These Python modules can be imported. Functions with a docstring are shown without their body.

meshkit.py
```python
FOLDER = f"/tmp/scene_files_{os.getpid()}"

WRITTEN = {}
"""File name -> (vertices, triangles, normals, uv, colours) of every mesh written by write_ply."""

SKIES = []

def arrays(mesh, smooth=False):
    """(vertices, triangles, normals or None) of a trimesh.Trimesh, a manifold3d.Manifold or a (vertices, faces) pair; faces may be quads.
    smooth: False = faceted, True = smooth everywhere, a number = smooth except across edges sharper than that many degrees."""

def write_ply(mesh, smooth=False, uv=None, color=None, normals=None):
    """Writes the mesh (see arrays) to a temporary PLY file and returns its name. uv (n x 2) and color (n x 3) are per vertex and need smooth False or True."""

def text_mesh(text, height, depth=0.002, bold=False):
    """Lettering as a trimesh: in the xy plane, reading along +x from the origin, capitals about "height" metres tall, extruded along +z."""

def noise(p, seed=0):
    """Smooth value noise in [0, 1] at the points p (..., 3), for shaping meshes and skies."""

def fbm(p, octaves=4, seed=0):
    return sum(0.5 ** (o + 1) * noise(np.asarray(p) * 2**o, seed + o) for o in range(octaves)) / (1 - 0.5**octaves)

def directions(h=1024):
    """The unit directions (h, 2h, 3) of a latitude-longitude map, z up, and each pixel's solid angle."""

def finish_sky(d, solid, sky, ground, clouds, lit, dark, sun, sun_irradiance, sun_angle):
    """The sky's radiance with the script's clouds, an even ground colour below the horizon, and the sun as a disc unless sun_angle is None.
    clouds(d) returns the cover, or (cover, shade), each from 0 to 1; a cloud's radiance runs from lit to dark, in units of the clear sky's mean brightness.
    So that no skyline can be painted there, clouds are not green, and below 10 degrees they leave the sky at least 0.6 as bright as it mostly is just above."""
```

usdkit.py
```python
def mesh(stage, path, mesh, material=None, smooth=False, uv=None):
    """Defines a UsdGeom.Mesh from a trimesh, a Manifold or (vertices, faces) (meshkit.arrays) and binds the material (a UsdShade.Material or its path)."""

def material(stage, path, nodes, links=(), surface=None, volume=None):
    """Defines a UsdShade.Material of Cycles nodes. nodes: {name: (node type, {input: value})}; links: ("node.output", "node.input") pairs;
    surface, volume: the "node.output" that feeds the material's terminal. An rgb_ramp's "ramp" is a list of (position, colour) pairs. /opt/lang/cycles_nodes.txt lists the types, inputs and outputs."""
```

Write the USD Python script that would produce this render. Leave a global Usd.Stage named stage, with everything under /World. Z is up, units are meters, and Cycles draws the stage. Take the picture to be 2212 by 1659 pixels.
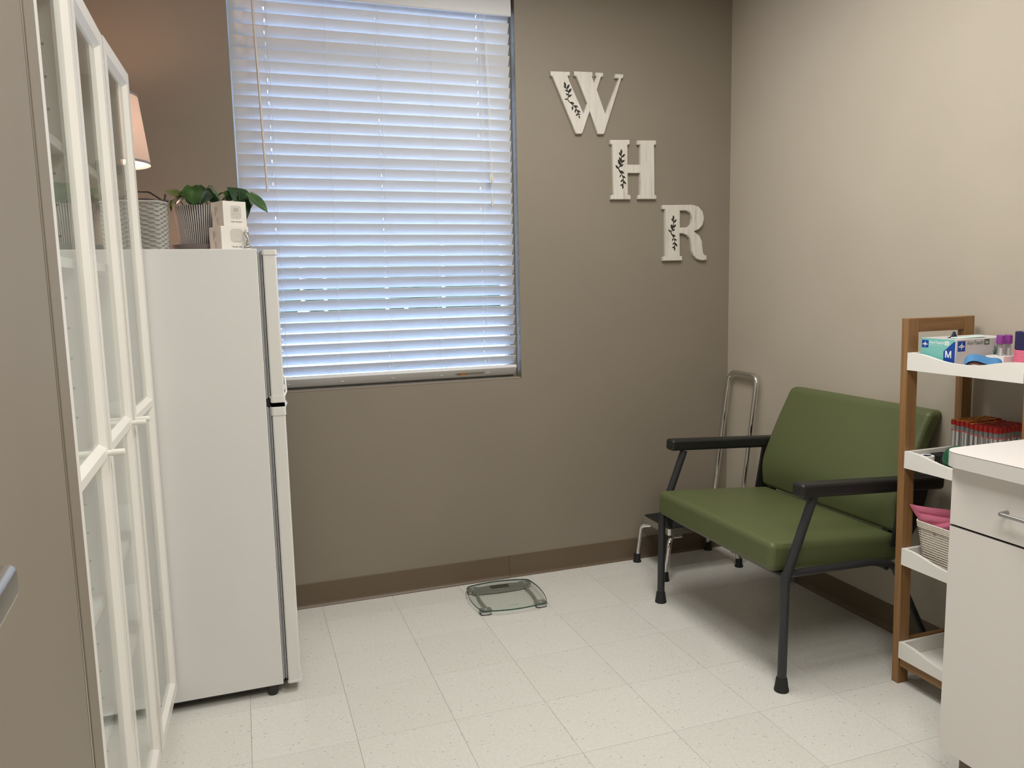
import math, random
import numpy as np, trimesh, manifold3d as m3
from manifold3d import Manifold, CrossSection
from shapely.geometry import Polygon, box as sbox
from shapely import affinity
import usdkit, meshkit
from pxr import Usd, UsdGeom, UsdLux, UsdShade, Gf, Sdf, Vt

stage = Usd.Stage.CreateInMemory()
UsdGeom.SetStageUpAxis(stage, "Z")
UsdGeom.SetStageMetersPerUnit(stage, 1.0)
UsdGeom.Xform.Define(stage, "/World")
rng = random.Random(7)
nrg = np.random.default_rng(7)

# ---------------------------------------------------------------- camera, sky, exposure
F_PX, YAW, PITCH, ROLL, CAM_H = 1684.64, 0.332343, 0.125720, -0.021945, 1.35943
EXPOSURE = 0.0
LAMP_L = 17.5            # radiance of the ceiling panels
SKY_L, SKY_C = 3.6, (0.42, 0.60, 1.0)


def cam_axes():
    cy, sy = math.cos(YAW), math.sin(YAW)
    f, r, u = np.array([sy, cy, 0]), np.array([cy, -sy, 0]), np.array([0, 0, 1.0])
    cp, sp = math.cos(PITCH), math.sin(PITCH)
    f, u = cp * f - sp * u, cp * u + sp * f
    cr, sr = math.cos(ROLL), math.sin(ROLL)
    return cr * r + sr * u, cr * u - sr * r, f


cr_, cu_, cf_ = cam_axes()
cam = UsdGeom.Camera.Define(stage, "/World/camera")
cam.CreateHorizontalApertureAttr(36.0)
cam.CreateVerticalApertureAttr(36.0 * 1659 / 2212)
cam.CreateFocalLengthAttr(36.0 * F_PX / 2212)
cam.CreateClippingRangeAttr(Gf.Vec2f(0.05, 500))
cam.CreateExposureAttr(EXPOSURE)
mtx = Gf.Matrix4d(*cr_, 0, *cu_, 0, *(-cf_), 0, 0, 0, CAM_H, 1)
cam.AddTransformOp().Set(mtx)

dome = UsdLux.DomeLight.Define(stage, "/World/sky")
dome.CreateIntensityAttr(SKY_L)
dome.CreateColorAttr(Gf.Vec3f(*SKY_C))

# ---------------------------------------------------------------- helpers: naming and prims
used = {}


def fresh(parent, name):
    k = (parent, name)
    n = used.get(k, -1) + 1
    used[k] = n
    return f"{parent}/{name}" + (f"_{n:03d}" if n else "")


def data(p, label=None, cat=None, group=None, kind=None):
    for k, v in (("label", label), ("category", cat), ("group", group), ("kind", kind)):
        if v:
            p.SetCustomDataByKey(k, v)


def thing(name, label, cat, loc=(0, 0, 0), rz=0.0, group=None, kind=None, ry=0.0):
    x = UsdGeom.Xform.Define(stage, fresh("/World", name))
    x.AddTranslateOp().Set(Gf.Vec3d(*map(float, loc)))
    x.AddRotateZOp().Set(float(rz))
    if ry:
        x.AddRotateYOp().Set(float(ry))
    data(x.GetPrim(), label, cat, group, kind)
    return str(x.GetPath())


def part(parent, name, mesh, mat, smooth=45, label=None, kind=None):
    p = fresh(parent, name)
    if isinstance(mesh, (list,)):
        mesh = join(mesh)
    m = usdkit.mesh(stage, p, mesh, mat, smooth)
    data(m.GetPrim(), label, None, None, kind)
    return p


LOC = {}


def place(name, label, cat, loc, **k):
    """A thing with its base at loc whose parts are given in room coordinates (see pw)."""
    t = thing(name, label, cat, loc, **k)
    LOC[t] = np.array(loc, float)
    return t


def pw(parent, name, mesh, mat, smooth=45, **k):
    root = "/".join(parent.split("/")[:3])
    m = join(mesh) if isinstance(mesh, list) else arr(mesh)
    m.apply_translation(-LOC[root])
    return part(parent, name, m, mat, smooth, **k)


def solo(name, mesh, mat, label, cat, group=None, kind=None, smooth=45):
    p = part("/World", name, mesh, mat, smooth)
    data(stage.GetPrimAtPath(p), label, cat, group, kind)
    return p


def copy_of(src, label, loc, rz=0.0, group=None):
    base = src.split("/")[-1]
    s = stage.GetPrimAtPath(src)
    x = UsdGeom.Xform.Define(stage, fresh("/World", base))
    x.GetPrim().GetReferences().AddInternalReference(src)
    x.GetPrim().SetInstanceable(True)
    xf = UsdGeom.Xformable(x.GetPrim())
    xf.ClearXformOpOrder()
    for op in ("xformOp:translate", "xformOp:rotateZ"):
        pass
    xf.AddTranslateOp(opSuffix="copy").Set(Gf.Vec3d(*map(float, loc)))
    xf.AddRotateZOp(opSuffix="copy").Set(float(rz))
    was = s.GetCustomData()
    data(x.GetPrim(), label or was["label"], was["category"], group or was.get("group"))
    return str(x.GetPath())


# ---------------------------------------------------------------- helpers: meshes
def join(ms):
    out = []
    for m in ms:
        v, f, _ = meshkit.arrays(m, False)
        out.append(trimesh.Trimesh(v, f, process=False))
    return trimesh.util.concatenate(out)


def rbox(x0, x1, y0, y1, z0, z1, r=0.003, seg=1):
    """Box with rounded (seg>1) or chamfered (seg=1) edges."""
    lo, hi = np.minimum([x0, y0, z0], [x1, y1, z1]), np.maximum([x0, y0, z0], [x1, y1, z1])
    r = min(r, 0.49 * float((hi - lo).min()))
    if seg == 1:
        d = np.eye(3)
    else:
        a = np.linspace(0, np.pi / 2, seg + 1)
        d = np.array([[math.cos(t) * math.cos(p), math.cos(t) * math.sin(p), math.sin(t)] for t in a for p in a])
    pts = []
    for sx in (0, 1):
        for sy in (0, 1):
            for sz in (0, 1):
                s = np.array([sx, sy, sz])
                c = np.where(s, hi - r, lo + r)
                pts.append(c + r * d * np.where(s, 1, -1))
    return trimesh.convex.convex_hull(np.vstack(pts))


def cushion(size, r, n=(10, 10, 6), puff=0.0):
    """Rounded box as a fine grid centred on the origin, so that it can be bent afterwards."""
    h = np.array(size) / 2
    faces = []
    verts = []
    cnt = 0

    def axis(k):
        c = np.linspace(-h[k] + r, h[k] - r, n[k])
        e = r * np.array([1, .85, .62, .35, .12])
        return np.concatenate([-h[k] + r - e, c, h[k] - r + e[::-1]])
    for ax in range(3):
        o = [i for i in range(3) if i != ax]
        A, B = axis(o[0]), axis(o[1])
        for s in (-1, 1):
            g = np.zeros((len(A), len(B), 3))
            g[..., o[0]] = A[:, None]
            g[..., o[1]] = B[None, :]
            g[..., ax] = s * h[ax]
            idx = np.arange(len(A) * len(B)).reshape(len(A), len(B)) + cnt
            q = np.stack([idx[:-1, :-1], idx[1:, :-1], idx[1:, 1:], idx[:-1, 1:]], -1).reshape(-1, 4)
            if (s > 0) == (ax == 1):
                q = q[:, ::-1]
            verts.append(g.reshape(-1, 3))
            faces.append(q)
            cnt += len(A) * len(B)
    v = np.vstack(verts)
    inner = np.clip(v, -(h - r), h - r)
    d = v - inner
    ln = np.linalg.norm(d, axis=1, keepdims=True)
    v = inner + r * d / np.maximum(ln, 1e-9)
    if puff:
        w = np.prod(np.cos(np.clip(v[:, :2] / h[:2], -1, 1) * np.pi / 2) ** .5, axis=1)
        v[:, 2] += puff * w * np.sign(v[:, 2])
    f = np.vstack(faces)
    f = np.vstack([f[:, [0, 1, 2]], f[:, [0, 2, 3]]])
    m = trimesh.Trimesh(v, f, process=False)
    m.merge_vertices()
    return m


def fillet(pts, r, n=6):
    """Round the corners of a polyline with radius r (one value or one per inner corner)."""
    pts = [np.array(p, float) for p in pts]
    rr = r if isinstance(r, (list, tuple)) else [r] * (len(pts) - 2)
    out = [pts[0]]
    for i in range(1, len(pts) - 1):
        a, b, c = pts[i - 1], pts[i], pts[i + 1]
        u, w = (a - b) / np.linalg.norm(a - b), (c - b) / np.linalg.norm(c - b)
        ang = math.acos(np.clip(u @ w, -1, 1))
        t = min(rr[i - 1] / max(math.tan(ang / 2), 1e-6), .49 * np.linalg.norm(a - b), .49 * np.linalg.norm(c - b))
        p0, p1 = b + u * t, b + w * t
        for k in range(n + 1):
            s = k / n
            out.append((1 - s) ** 2 * p0 + 2 * s * (1 - s) * b + s * s * p1)
    out.append(pts[-1])
    return np.array(out)


def tube(path, r, sides=14, cap=True, flat=None):
    """Sweep a circle (or an ellipse: flat = second radius) along a path."""
    p = np.asarray(path, float)
    keep = np.concatenate([[True], np.linalg.norm(np.diff(p, axis=0), axis=1) > 1e-7])
    p = p[keep]
    rad = np.broadcast_to(np.asarray(r, float), (len(keep),))[keep]
    t = np.gradient(p, axis=0)
    t /= np.linalg.norm(t, axis=1, keepdims=True)
    a = np.cross(t[0], [0, 0, 1.0] if abs(t[0][2]) < .9 else [1.0, 0, 0])
    a /= np.linalg.norm(a)
    ang = np.arange(sides) * 2 * np.pi / sides
    rings = []
    for i in range(len(p)):
        a = a - (a @ t[i]) * t[i]
        a /= np.linalg.norm(a)
        b = np.cross(t[i], a)
        r2 = rad[i] if flat is None else flat
        rings.append(p[i] + rad[i] * np.cos(ang)[:, None] * a + r2 * np.sin(ang)[:, None] * b)
    v = np.vstack(rings)
    f = []
    n = sides
    for i in range(len(p) - 1):
        for j in range(n):
            k = (j + 1) % n
            f += [[i * n + j, i * n + k, (i + 1) * n + k], [i * n + j, (i + 1) * n + k, (i + 1) * n + j]]
    if cap:
        c0, c1 = len(v), len(v) + 1
        v = np.vstack([v, p[0], p[-1]])
        e = (len(p) - 1) * n
        for j in range(n):
            k = (j + 1) % n
            f += [[c0, k, j], [c1, e + j, e + k]]
    return trimesh.Trimesh(v, np.array(f), process=False)


def lathe(prof, seg=32, c=(0, 0, 0)):
    """Revolve (radius, z) pairs round the z axis; profile runs from bottom axis outside to top."""
    pr = np.array(prof, float)
    ang = np.arange(seg) * 2 * np.pi / seg
    v = np.stack([pr[:, 0][:, None] * np.cos(ang), pr[:, 0][:, None] * np.sin(ang), np.repeat(pr[:, 1][:, None], seg, 1)], -1).reshape(-1, 3)
    f = []
    for i in range(len(pr) - 1):
        for j in range(seg):
            k = (j + 1) % seg
            a, b, d, e = i * seg + j, i * seg + k, (i + 1) * seg + k, (i + 1) * seg + j
            f += [[a, b, d], [a, d, e]]
    m = trimesh.Trimesh(v + np.array(c), np.array(f), process=False)
    m.merge_vertices()
    m.update_faces(m.nondegenerate_faces())
    return m


def prism(poly, h, bevel=0.0):
    """Extrude a shapely polygon (x, y) up by h; bevel chamfers the top edge."""
    rings = []
    for p in getattr(poly, 'geoms', [poly]):
        rings += [np.array(p.exterior.coords)[:-1]] + [np.array(i.coords)[:-1] for i in p.interiors]
    cs = CrossSection([r.tolist() for r in rings], m3.FillRule.EvenOdd)
    m = Manifold.extrude(cs, h - bevel)
    if bevel:
        inner = cs.offset(-bevel, m3.JoinType.Miter)
        top = Manifold.extrude(inner, h)
        mid = Manifold.extrude(cs.offset(-bevel / 2, m3.JoinType.Miter), h - bevel * .35)
        m = m + mid + top
    return arr(m)


def arr(m):
    v, f, _ = meshkit.arrays(m, False)
    return trimesh.Trimesh(v, f, process=False)


def tf(m, M=None, t=(0, 0, 0)):
    m = m.copy() if hasattr(m, "copy") else m
    if M is not None:
        T = np.eye(4)
        T[:3, :3] = M
        m.apply_transform(T)
    m.apply_translation(t)
    return m


ROT_FRONT = np.array([[1, 0, 0], [0, 0, -1], [0, 1, 0]], float)     # xy drawing -> faces -y, reading along +x
ROT_LEFT = np.array([[0, 0, -1], [-1, 0, 0], [0, 1, 0]], float)     # xy drawing -> faces -x, reading along -y


def Rz(d):
    a = math.radians(d)
    return np.array([[math.cos(a), -math.sin(a), 0], [math.sin(a), math.cos(a), 0], [0, 0, 1]])


def Ry(d):
    a = math.radians(d)
    return np.array([[math.cos(a), 0, math.sin(a)], [0, 1, 0], [-math.sin(a), 0, math.cos(a)]])


def Rx(d):
    a = math.radians(d)
    return np.array([[1, 0, 0], [0, math.cos(a), -math.sin(a)], [0, math.sin(a), math.cos(a)]])


def rrect(w, h, r):
    return sbox(-w / 2 + r, -h / 2 + r, w / 2 - r, h / 2 - r).buffer(r, 8)


def text(s, h, depth=0.0004, bold=False):
    return meshkit.text_mesh(s, h, depth, bold)


# ---------------------------------------------------------------- materials
LOOK = "/World/Looks/"


def simple(name, col, rough=0.5, metal=0.0, spec=0.5, bump=None, **kw):
    nodes = {"p": ("principled_bsdf", {"base_color": col, "roughness": rough, "metallic": metal, "specular_ior_level": spec, **kw})}
    links = []
    if bump:
        sc, st, dist = bump
        nodes.update({"g": ("texture_coordinate", {}), "n": ("noise_texture", {"scale": sc, "detail": 3.0}), "b": ("bump", {"strength": st, "distance": dist})})
        links = [("g.object", "n.vector"), ("n.fac", "b.height"), ("b.normal", "p.normal")]
    return usdkit.material(stage, LOOK + name, nodes, links, surface="p.BSDF")


def paint(name, col, var=0.03):
    lo, hi = [c * (1 - var) for c in col], [c * (1 + var) for c in col]
    return usdkit.material(stage, LOOK + name, {
        "g": ("geometry", {}), "n": ("noise_texture", {"scale": 2.2, "detail": 3.0}), "r": ("rgb_ramp", {"ramp": [(0.3, lo), (0.7, hi)]}),
        "n2": ("noise_texture", {"scale": 420.0, "detail": 2.0}), "b": ("bump", {"strength": 0.12, "distance": 0.0008}),
        "p": ("principled_bsdf", {"roughness": 0.55, "specular_ior_level": 0.35})},
        [("g.position", "n.vector"), ("n.fac", "r.fac"), ("r.color", "p.base_color"), ("g.position", "n2.vector"), ("n2.fac", "b.height"), ("b.normal", "p.normal")], surface="p.BSDF")


def wood(name, a, b, along="z", rough=0.42):
    s = {"z": (55, 55, 2.5), "x": (2.5, 55, 55), "y": (55, 2.5, 55)}[along]
    return usdkit.material(stage, LOOK + name, {
        "g": ("geometry", {}), "m": ("mapping", {"scale": s}), "n": ("noise_texture", {"scale": 1.0, "detail": 5.0, "roughness": 0.65, "distortion": 0.6}),
        "r": ("rgb_ramp", {"ramp": [(0.30, a), (0.68, b)]}), "bp": ("bump", {"strength": 0.15, "distance": 0.0006}),
        "p": ("principled_bsdf", {"roughness": rough, "specular_ior_level": 0.4})},
        [("g.position", "m.vector"), ("m.vector", "n.vector"), ("n.fac", "r.fac"), ("r.color", "p.base_color"), ("n.fac", "bp.height"), ("bp.normal", "p.normal")], surface="p.BSDF")


def vct(name, base, ang):
    """Vinyl composition tile: pale ground, fine mottling, grey flecks drawn out along one direction, a few coloured chips."""
    n = {
        "g": ("geometry", {}),
        "m1": ("mapping", {"rotation": (0, 0, ang), "scale": (150, 300, 60)}),
        "v1": ("voronoi_texture", {"scale": 1.0, "dimensions": "2D"}),
        "s1": ("separate_color", {}),
        "t1": ("math", {"math_type": "less_than", "value2": 0.30}),
        "t2": ("math", {"math_type": "greater_than", "value2": 0.84}),
        "k1": ("math", {"math_type": "multiply"}),
        "k1b": ("math", {"math_type": "multiply", "value2": 0.19}),
        "m2": ("mapping", {"rotation": (0, 0, ang + 0.9), "scale": (62, 88, 40), "location": (3.3, 1.7, 0)}),
        "v2": ("voronoi_texture", {"scale": 1.0, "dimensions": "2D"}),
        "s2": ("separate_color", {}),
        "t3": ("math", {"math_type": "less_than", "value2": 0.17}),
        "t4": ("math", {"math_type": "greater_than", "value2": 0.955}),
        "k2": ("math", {"math_type": "multiply"}),
        "k2b": ("math", {"math_type": "multiply", "value2": 0.55}),
        "chip": ("rgb_ramp", {"interpolate": False, "ramp": [(0.0, (.16, .16, .14)), (0.62, (.10, .22, .20)), (0.76, (.46, .28, .16)), (0.86, (.42, .14, .12)), (0.94, (.10, .12, .11))]}),
        "n1": ("noise_texture", {"scale": 95.0, "detail": 4.0, "roughness": 0.7}),
        "r1": ("rgb_ramp", {"ramp": [(0.32, [c * 0.93 for c in base]), (0.62, [c * 1.02 for c in base])]}),
        "x1": ("mix_color", {"b": (.30, .29, .26)}),
        "x2": ("mix_color", {}),
        "n3": ("noise_texture", {"scale": 3.5, "detail": 2.0}),
        "rr": ("map_range", {"from_min": 0.3, "from_max": 0.7, "to_min": 0.14, "to_max": 0.24}),
        "n4": ("noise_texture", {"scale": 14.0, "detail": 2.0}),
        "b": ("bump", {"strength": 0.05, "distance": 0.004}),
        "p": ("principled_bsdf", {"specular_ior_level": 0.45}),
    }
    l = [("g.position", "m1.vector"), ("m1.vector", "v1.vector"), ("v1.distance", "t1.value1"), ("v1.color", "s1.color"), ("s1.r", "t2.value1"), ("t1.value", "k1.value1"), ("t2.value", "k1.value2"), ("k1.value", "k1b.value1"),
         ("g.position", "m2.vector"), ("m2.vector", "v2.vector"), ("v2.distance", "t3.value1"), ("v2.color", "s2.color"), ("s2.r", "t4.value1"), ("t3.value", "k2.value1"), ("t4.value", "k2.value2"), ("k2.value", "k2b.value1"), ("s2.g", "chip.fac"),
         ("g.position", "n1.vector"), ("n1.fac", "r1.fac"), ("r1.color", "x1.a"), ("k1b.value", "x1.fac"), ("x1.result", "x2.a"), ("chip.color", "x2.b"), ("k2b.value", "x2.fac"), ("x2.result", "p.base_color"),
         ("g.position", "n3.vector"), ("n3.fac", "rr.value"), ("rr.result", "p.roughness"), ("g.position", "n4.vector"), ("n4.fac", "b.height"), ("b.normal", "p.normal")]
    return usdkit.material(stage, LOOK + name, n, l, surface="p.BSDF")


def pane(name, tint=(0.96, 0.98, 0.97), ior=1.5, rough=0.0):
    return usdkit.material(stage, LOOK + name, {"q": ("geometry", {}), "i": ("math", {"math_type": "multiply_add", "value2": 1 / ior - ior, "value3": ior}), "f": ("fresnel", {}), "t": ("transparent_bsdf", {"color": tint}), "g": ("glossy_bsdf", {"color": (1, 1, 1), "roughness": rough}), "m": ("mix_closure", {})},
                            [("q.backfacing", "i.value1"), ("i.value", "f.IOR"), ("f.fac", "m.fac"), ("t.BSDF", "m.closure1"), ("g.BSDF", "m.closure2")], surface="m.closure")


def emit(name, col, s):
    return usdkit.material(stage, LOOK + name, {"e": ("emission", {"color": col, "strength": s})}, [], surface="e.emission")


TAUPE, BEIGE = (0.252, 0.218, 0.172), (0.488, 0.435, 0.356)
M_back = paint("taupe_paint", TAUPE)
M_right = paint("beige_paint", BEIGE)
M_ceil = simple("ceiling_white", (0.78, 0.77, 0.74), 0.8, bump=(60, .3, .002))
M_base = simple("brown_vinyl", (0.135, 0.098, 0.064), 0.42, bump=(30, .1, .001))
M_tiles = [vct("floor_tile_a", (0.735, 0.727, 0.682), 0.55), vct("floor_tile_b", (0.748, 0.740, 0.696), 2.15), vct("floor_tile_c", (0.724, 0.714, 0.668), 1.25)]
M_slab = simple("joint_grey", (0.17, 0.16, 0.145), 0.9)
M_white = simple("white_laminate", (0.80, 0.79, 0.75), 0.35)
M_whitedoor = simple("white_foil", (0.83, 0.81, 0.765), 0.30)
M_blind = simple("blind_white", (0.66, 0.66, 0.665), 0.38)
M_cord = simple("cord_white", (0.78, 0.77, 0.74), 0.7)
M_wand = simple("wand_ivory", (0.66, 0.63, 0.57), 0.4)
M_fridge = simple("fridge_white", (0.77, 0.765, 0.755), 0.30, bump=(900, .06, .0004))
M_fdoor = simple("fridge_door_white", (0.78, 0.775, 0.755), 0.26)
M_gasket = simple("gasket_grey", (0.44, 0.45, 0.46), 0.5)
M_black = simple("black_plastic", (0.012, 0.012, 0.012), 0.42)
M_rubber = simple("black_rubber", (0.014, 0.014, 0.014), 0.65)
M_frame = simple("charcoal_metal", (0.040, 0.042, 0.046), 0.40, metal=0.35, bump=(400, .08, .0005))
M_green = simple("green_vinyl", (0.100, 0.119, 0.047), 0.46, spec=0.4, bump=(260, .10, .0008))
M_thread = simple("green_thread", (0.17, 0.22, 0.09), 0.7)
M_chrome = simple("chrome", (0.78, 0.78, 0.77), 0.10, metal=1.0)
M_nickel = simple("satin_nickel", (0.56, 0.55, 0.53), 0.30, metal=1.0)
M_steel = simple("brushed_steel", (0.66, 0.66, 0.65), 0.26, metal=1.0)
M_wood_z = wood("wood_upright", (0.200, 0.098, 0.036), (0.330, 0.182, 0.075), "z")
M_wood_x = wood("wood_cross", (0.190, 0.092, 0.033), (0.310, 0.170, 0.070), "x")
M_wood_y = wood("wood_long", (0.200, 0.098, 0.036), (0.320, 0.175, 0.072), "y")
M_tray = simple("tray_white", (0.86, 0.845, 0.80), 0.42)
M_cab = simple("cabinet_beige_white", (0.745, 0.715, 0.68), 0.45, bump=(700, .05, .0004))
M_top = simple("worktop_white", (0.80, 0.77, 0.755), 0.40)
M_topedge = simple("worktop_edge", (0.72, 0.69, 0.67), 0.42)
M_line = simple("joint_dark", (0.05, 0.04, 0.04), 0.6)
M_pane = pane("clear_pane")
M_scaleglass = pane("scale_glass", (0.965, 0.985, 0.975), 1.52)
M_edgeglass = simple("glass_edge", (0.05, 0.10, 0.085), 0.12)
M_lcd = simple("lcd_grey", (0.055, 0.062, 0.045), 0.2)
M_greyplastic = simple("grey_plastic", (0.215, 0.220, 0.200), 0.4)
M_shade = usdkit.material(stage, LOOK + "linen_shade", {"d": ("diffuse_bsdf", {"color": (0.58, 0.46, 0.37)}), "t": ("translucent_bsdf", {"color": (0.40, 0.32, 0.26)}), "m": ("mix_closure", {"fac": 0.055})},
                          [("d.BSDF", "m.closure1"), ("t.BSDF", "m.closure2")], surface="m.closure")
M_bulb = emit("lamp_bulb", (1.0, 0.66, 0.54), 115.0)
M_panel = emit("light_diffuser", (1.0, 0.965, 0.90), LAMP_L)
M_letter = usdkit.material(stage, LOOK + "whitewashed_wood", {
    "g": ("geometry", {}), "m": ("mapping", {"scale": (95, 95, 5)}), "n": ("noise_texture", {"scale": 1.0, "detail": 5.0, "roughness": 0.7}),
    "r": ("rgb_ramp", {"ramp": [(0.26, (0.36, 0.33, 0.28)), (0.40, (0.60, 0.57, 0.51)), (0.6, (0.67, 0.64, 0.58))]}), "p": ("principled_bsdf", {"roughness": 0.6})},
    [("g.position", "m.vector"), ("m.vector", "n.vector"), ("n.fac", "r.fac"), ("r.color", "p.base_color")], surface="p.BSDF")
M_letteredge = simple("letter_edge", (0.40, 0.36, 0.30), 0.7)
M_sprig = simple("sprig_black", (0.016, 0.013, 0.012), 0.6)
M_wicker = simple("grey_wicker", (0.36, 0.36, 0.33), 0.75)
M_wire = simple("dark_wire", (0.018, 0.012, 0.012), 0.5)
M_potdark = simple("pot_groove", (0.060, 0.048, 0.052), 0.5)
M_potrib = simple("pot_rib", (0.62, 0.585, 0.56), 0.5)
M_saucer = simple("saucer_grey", (0.25, 0.215, 0.205), 0.35)
M_soil = simple("soil", (0.03, 0.02, 0.012), 0.9)


def leafmat(name, a, b):
    return usdkit.material(stage, LOOK + name, {
        "g": ("geometry", {}), "n": ("noise_texture", {"scale": 40.0, "detail": 3.0}), "r": ("rgb_ramp", {"ramp": [(0.35, a), (0.65, b)]}),
        "p": ("principled_bsdf", {"roughness": 0.38}), "t": ("translucent_bsdf", {"color": (0.10, 0.22, 0.02)}), "m": ("mix_closure", {"fac": 0.18})},
        [("g.position", "n.vector"), ("n.fac", "r.fac"), ("r.color", "p.base_color"), ("p.BSDF", "m.closure1"), ("t.BSDF", "m.closure2")], surface="m.closure")


M_leaf = [leafmat("leaf_deep", (0.009, 0.038, 0.010), (0.018, 0.062, 0.015)), leafmat("leaf_mid", (0.030, 0.085, 0.012), (0.050, 0.125, 0.022)), leafmat("leaf_pale", (0.085, 0.120, 0.022), (0.130, 0.165, 0.045))]
M_stem = simple("leaf_stem", (0.07, 0.11, 0.025), 0.5)
M_carton = simple("white_carton", (0.80, 0.765, 0.71), 0.5)
M_print = simple("print_grey", (0.44, 0.41, 0.375), 0.5)
M_printlight = simple("print_light", (0.60, 0.575, 0.53), 0.5)
M_printdark = simple("print_dark", (0.075, 0.075, 0.14), 0.5)
M_teal = simple("teal_carton", (0.215, 0.560, 0.515), 0.4)
M_glovewhite = simple("glove_carton", (0.66, 0.63, 0.64), 0.4)
M_blueprint = simple("print_blue", (0.006, 0.055, 0.33), 0.4)
M_whiteprint = simple("print_white", (0.86, 0.88, 0.86), 0.4)
M_palewhite = simple("print_pale", (0.62, 0.80, 0.77), 0.4)
M_greyprint = simple("print_slate", (0.17, 0.20, 0.17), 0.4)
M_greenprint = simple("print_green", (0.07, 0.14, 0.025), 0.4)
M_aloe = simple("print_aloe", (0.05, 0.22, 0.17), 0.4)
M_nitrile = simple("navy_nitrile", (0.02, 0.028, 0.06), 0.45)
M_strap = simple("blue_strap", (0.06, 0.22, 0.46), 0.5)
M_strapin = simple("strap_inside", (0.10, 0.035, 0.03), 0.5)
M_purple = simple("purple_cap", (0.27, 0.05, 0.30), 0.35)
M_tubeclear = usdkit.material(stage, LOOK + "tube_clear", {"d": ("principled_bsdf", {"base_color": (0.50, 0.48, 0.48), "roughness": 0.12}), "t": ("transparent_bsdf", {"color": (0.93, 0.92, 0.92)}), "m": ("mix_closure", {"fac": 0.34})},
                              [("t.BSDF", "m.closure1"), ("d.BSDF", "m.closure2")], surface="m.closure")
M_label = simple("tube_label", (0.58, 0.565, 0.56), 0.5)
M_redline = simple("label_red", (0.55, 0.10, 0.09), 0.5)
M_red = simple("red_cap", (0.33, 0.012, 0.010), 0.35)
M_amber = simple("amber_stopper", (0.46, 0.20, 0.035), 0.4)
M_foam = simple("grey_foam", (0.42, 0.40, 0.40), 0.8)
M_rack = simple("white_rack", (0.82, 0.81, 0.80), 0.4)
M_navy = simple("navy_wrap", (0.020, 0.018, 0.085), 0.8, bump=(500, .5, .0015))
M_pink = simple("pink_wrap", (0.74, 0.16, 0.27), 0.75, bump=(420, .5, .0015))
M_ball = simple("green_rubber", (0.004, 0.085, 0.038), 0.42)
M_tape = simple("white_tape", (0.78, 0.77, 0.74), 0.6)
M_pouch = simple("pink_pouch", (0.62, 0.165, 0.27), 0.36, bump=(55, .35, .004))
M_pouchtext = simple("pouch_text", (0.10, 0.03, 0.09), 0.5)
M_redsticker = simple("red_sticker", (0.60, 0.05, 0.03), 0.4)
M_orange = simple("warning_orange", (0.62, 0.27, 0.05), 0.5)
M_silver = simple("silver_foil", (0.68, 0.68, 0.68), 0.2, metal=0.9)
M_basket = usdkit.material(stage, LOOK + "cream_plastic", {"p": ("principled_bsdf", {"base_color": (0.70, 0.645, 0.565), "roughness": 0.45})}, [], surface="p.BSDF")
M_holeshade = simple("hole_shade", (0.09, 0.07, 0.05), 0.7)  # dark colour standing in for shade in the basket holes
M_asphalt = simple("paving", (0.25, 0.26, 0.28), 0.9, bump=(8, .3, .01))
M_hedge = leafmat("hedge_green", (0.012, 0.035, 0.014), (0.035, 0.075, 0.022))
M_bark = simple("bark", (0.06, 0.045, 0.03), 0.9)
M_brick = simple("outer_wall", (0.35, 0.30, 0.26), 0.9)

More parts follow.
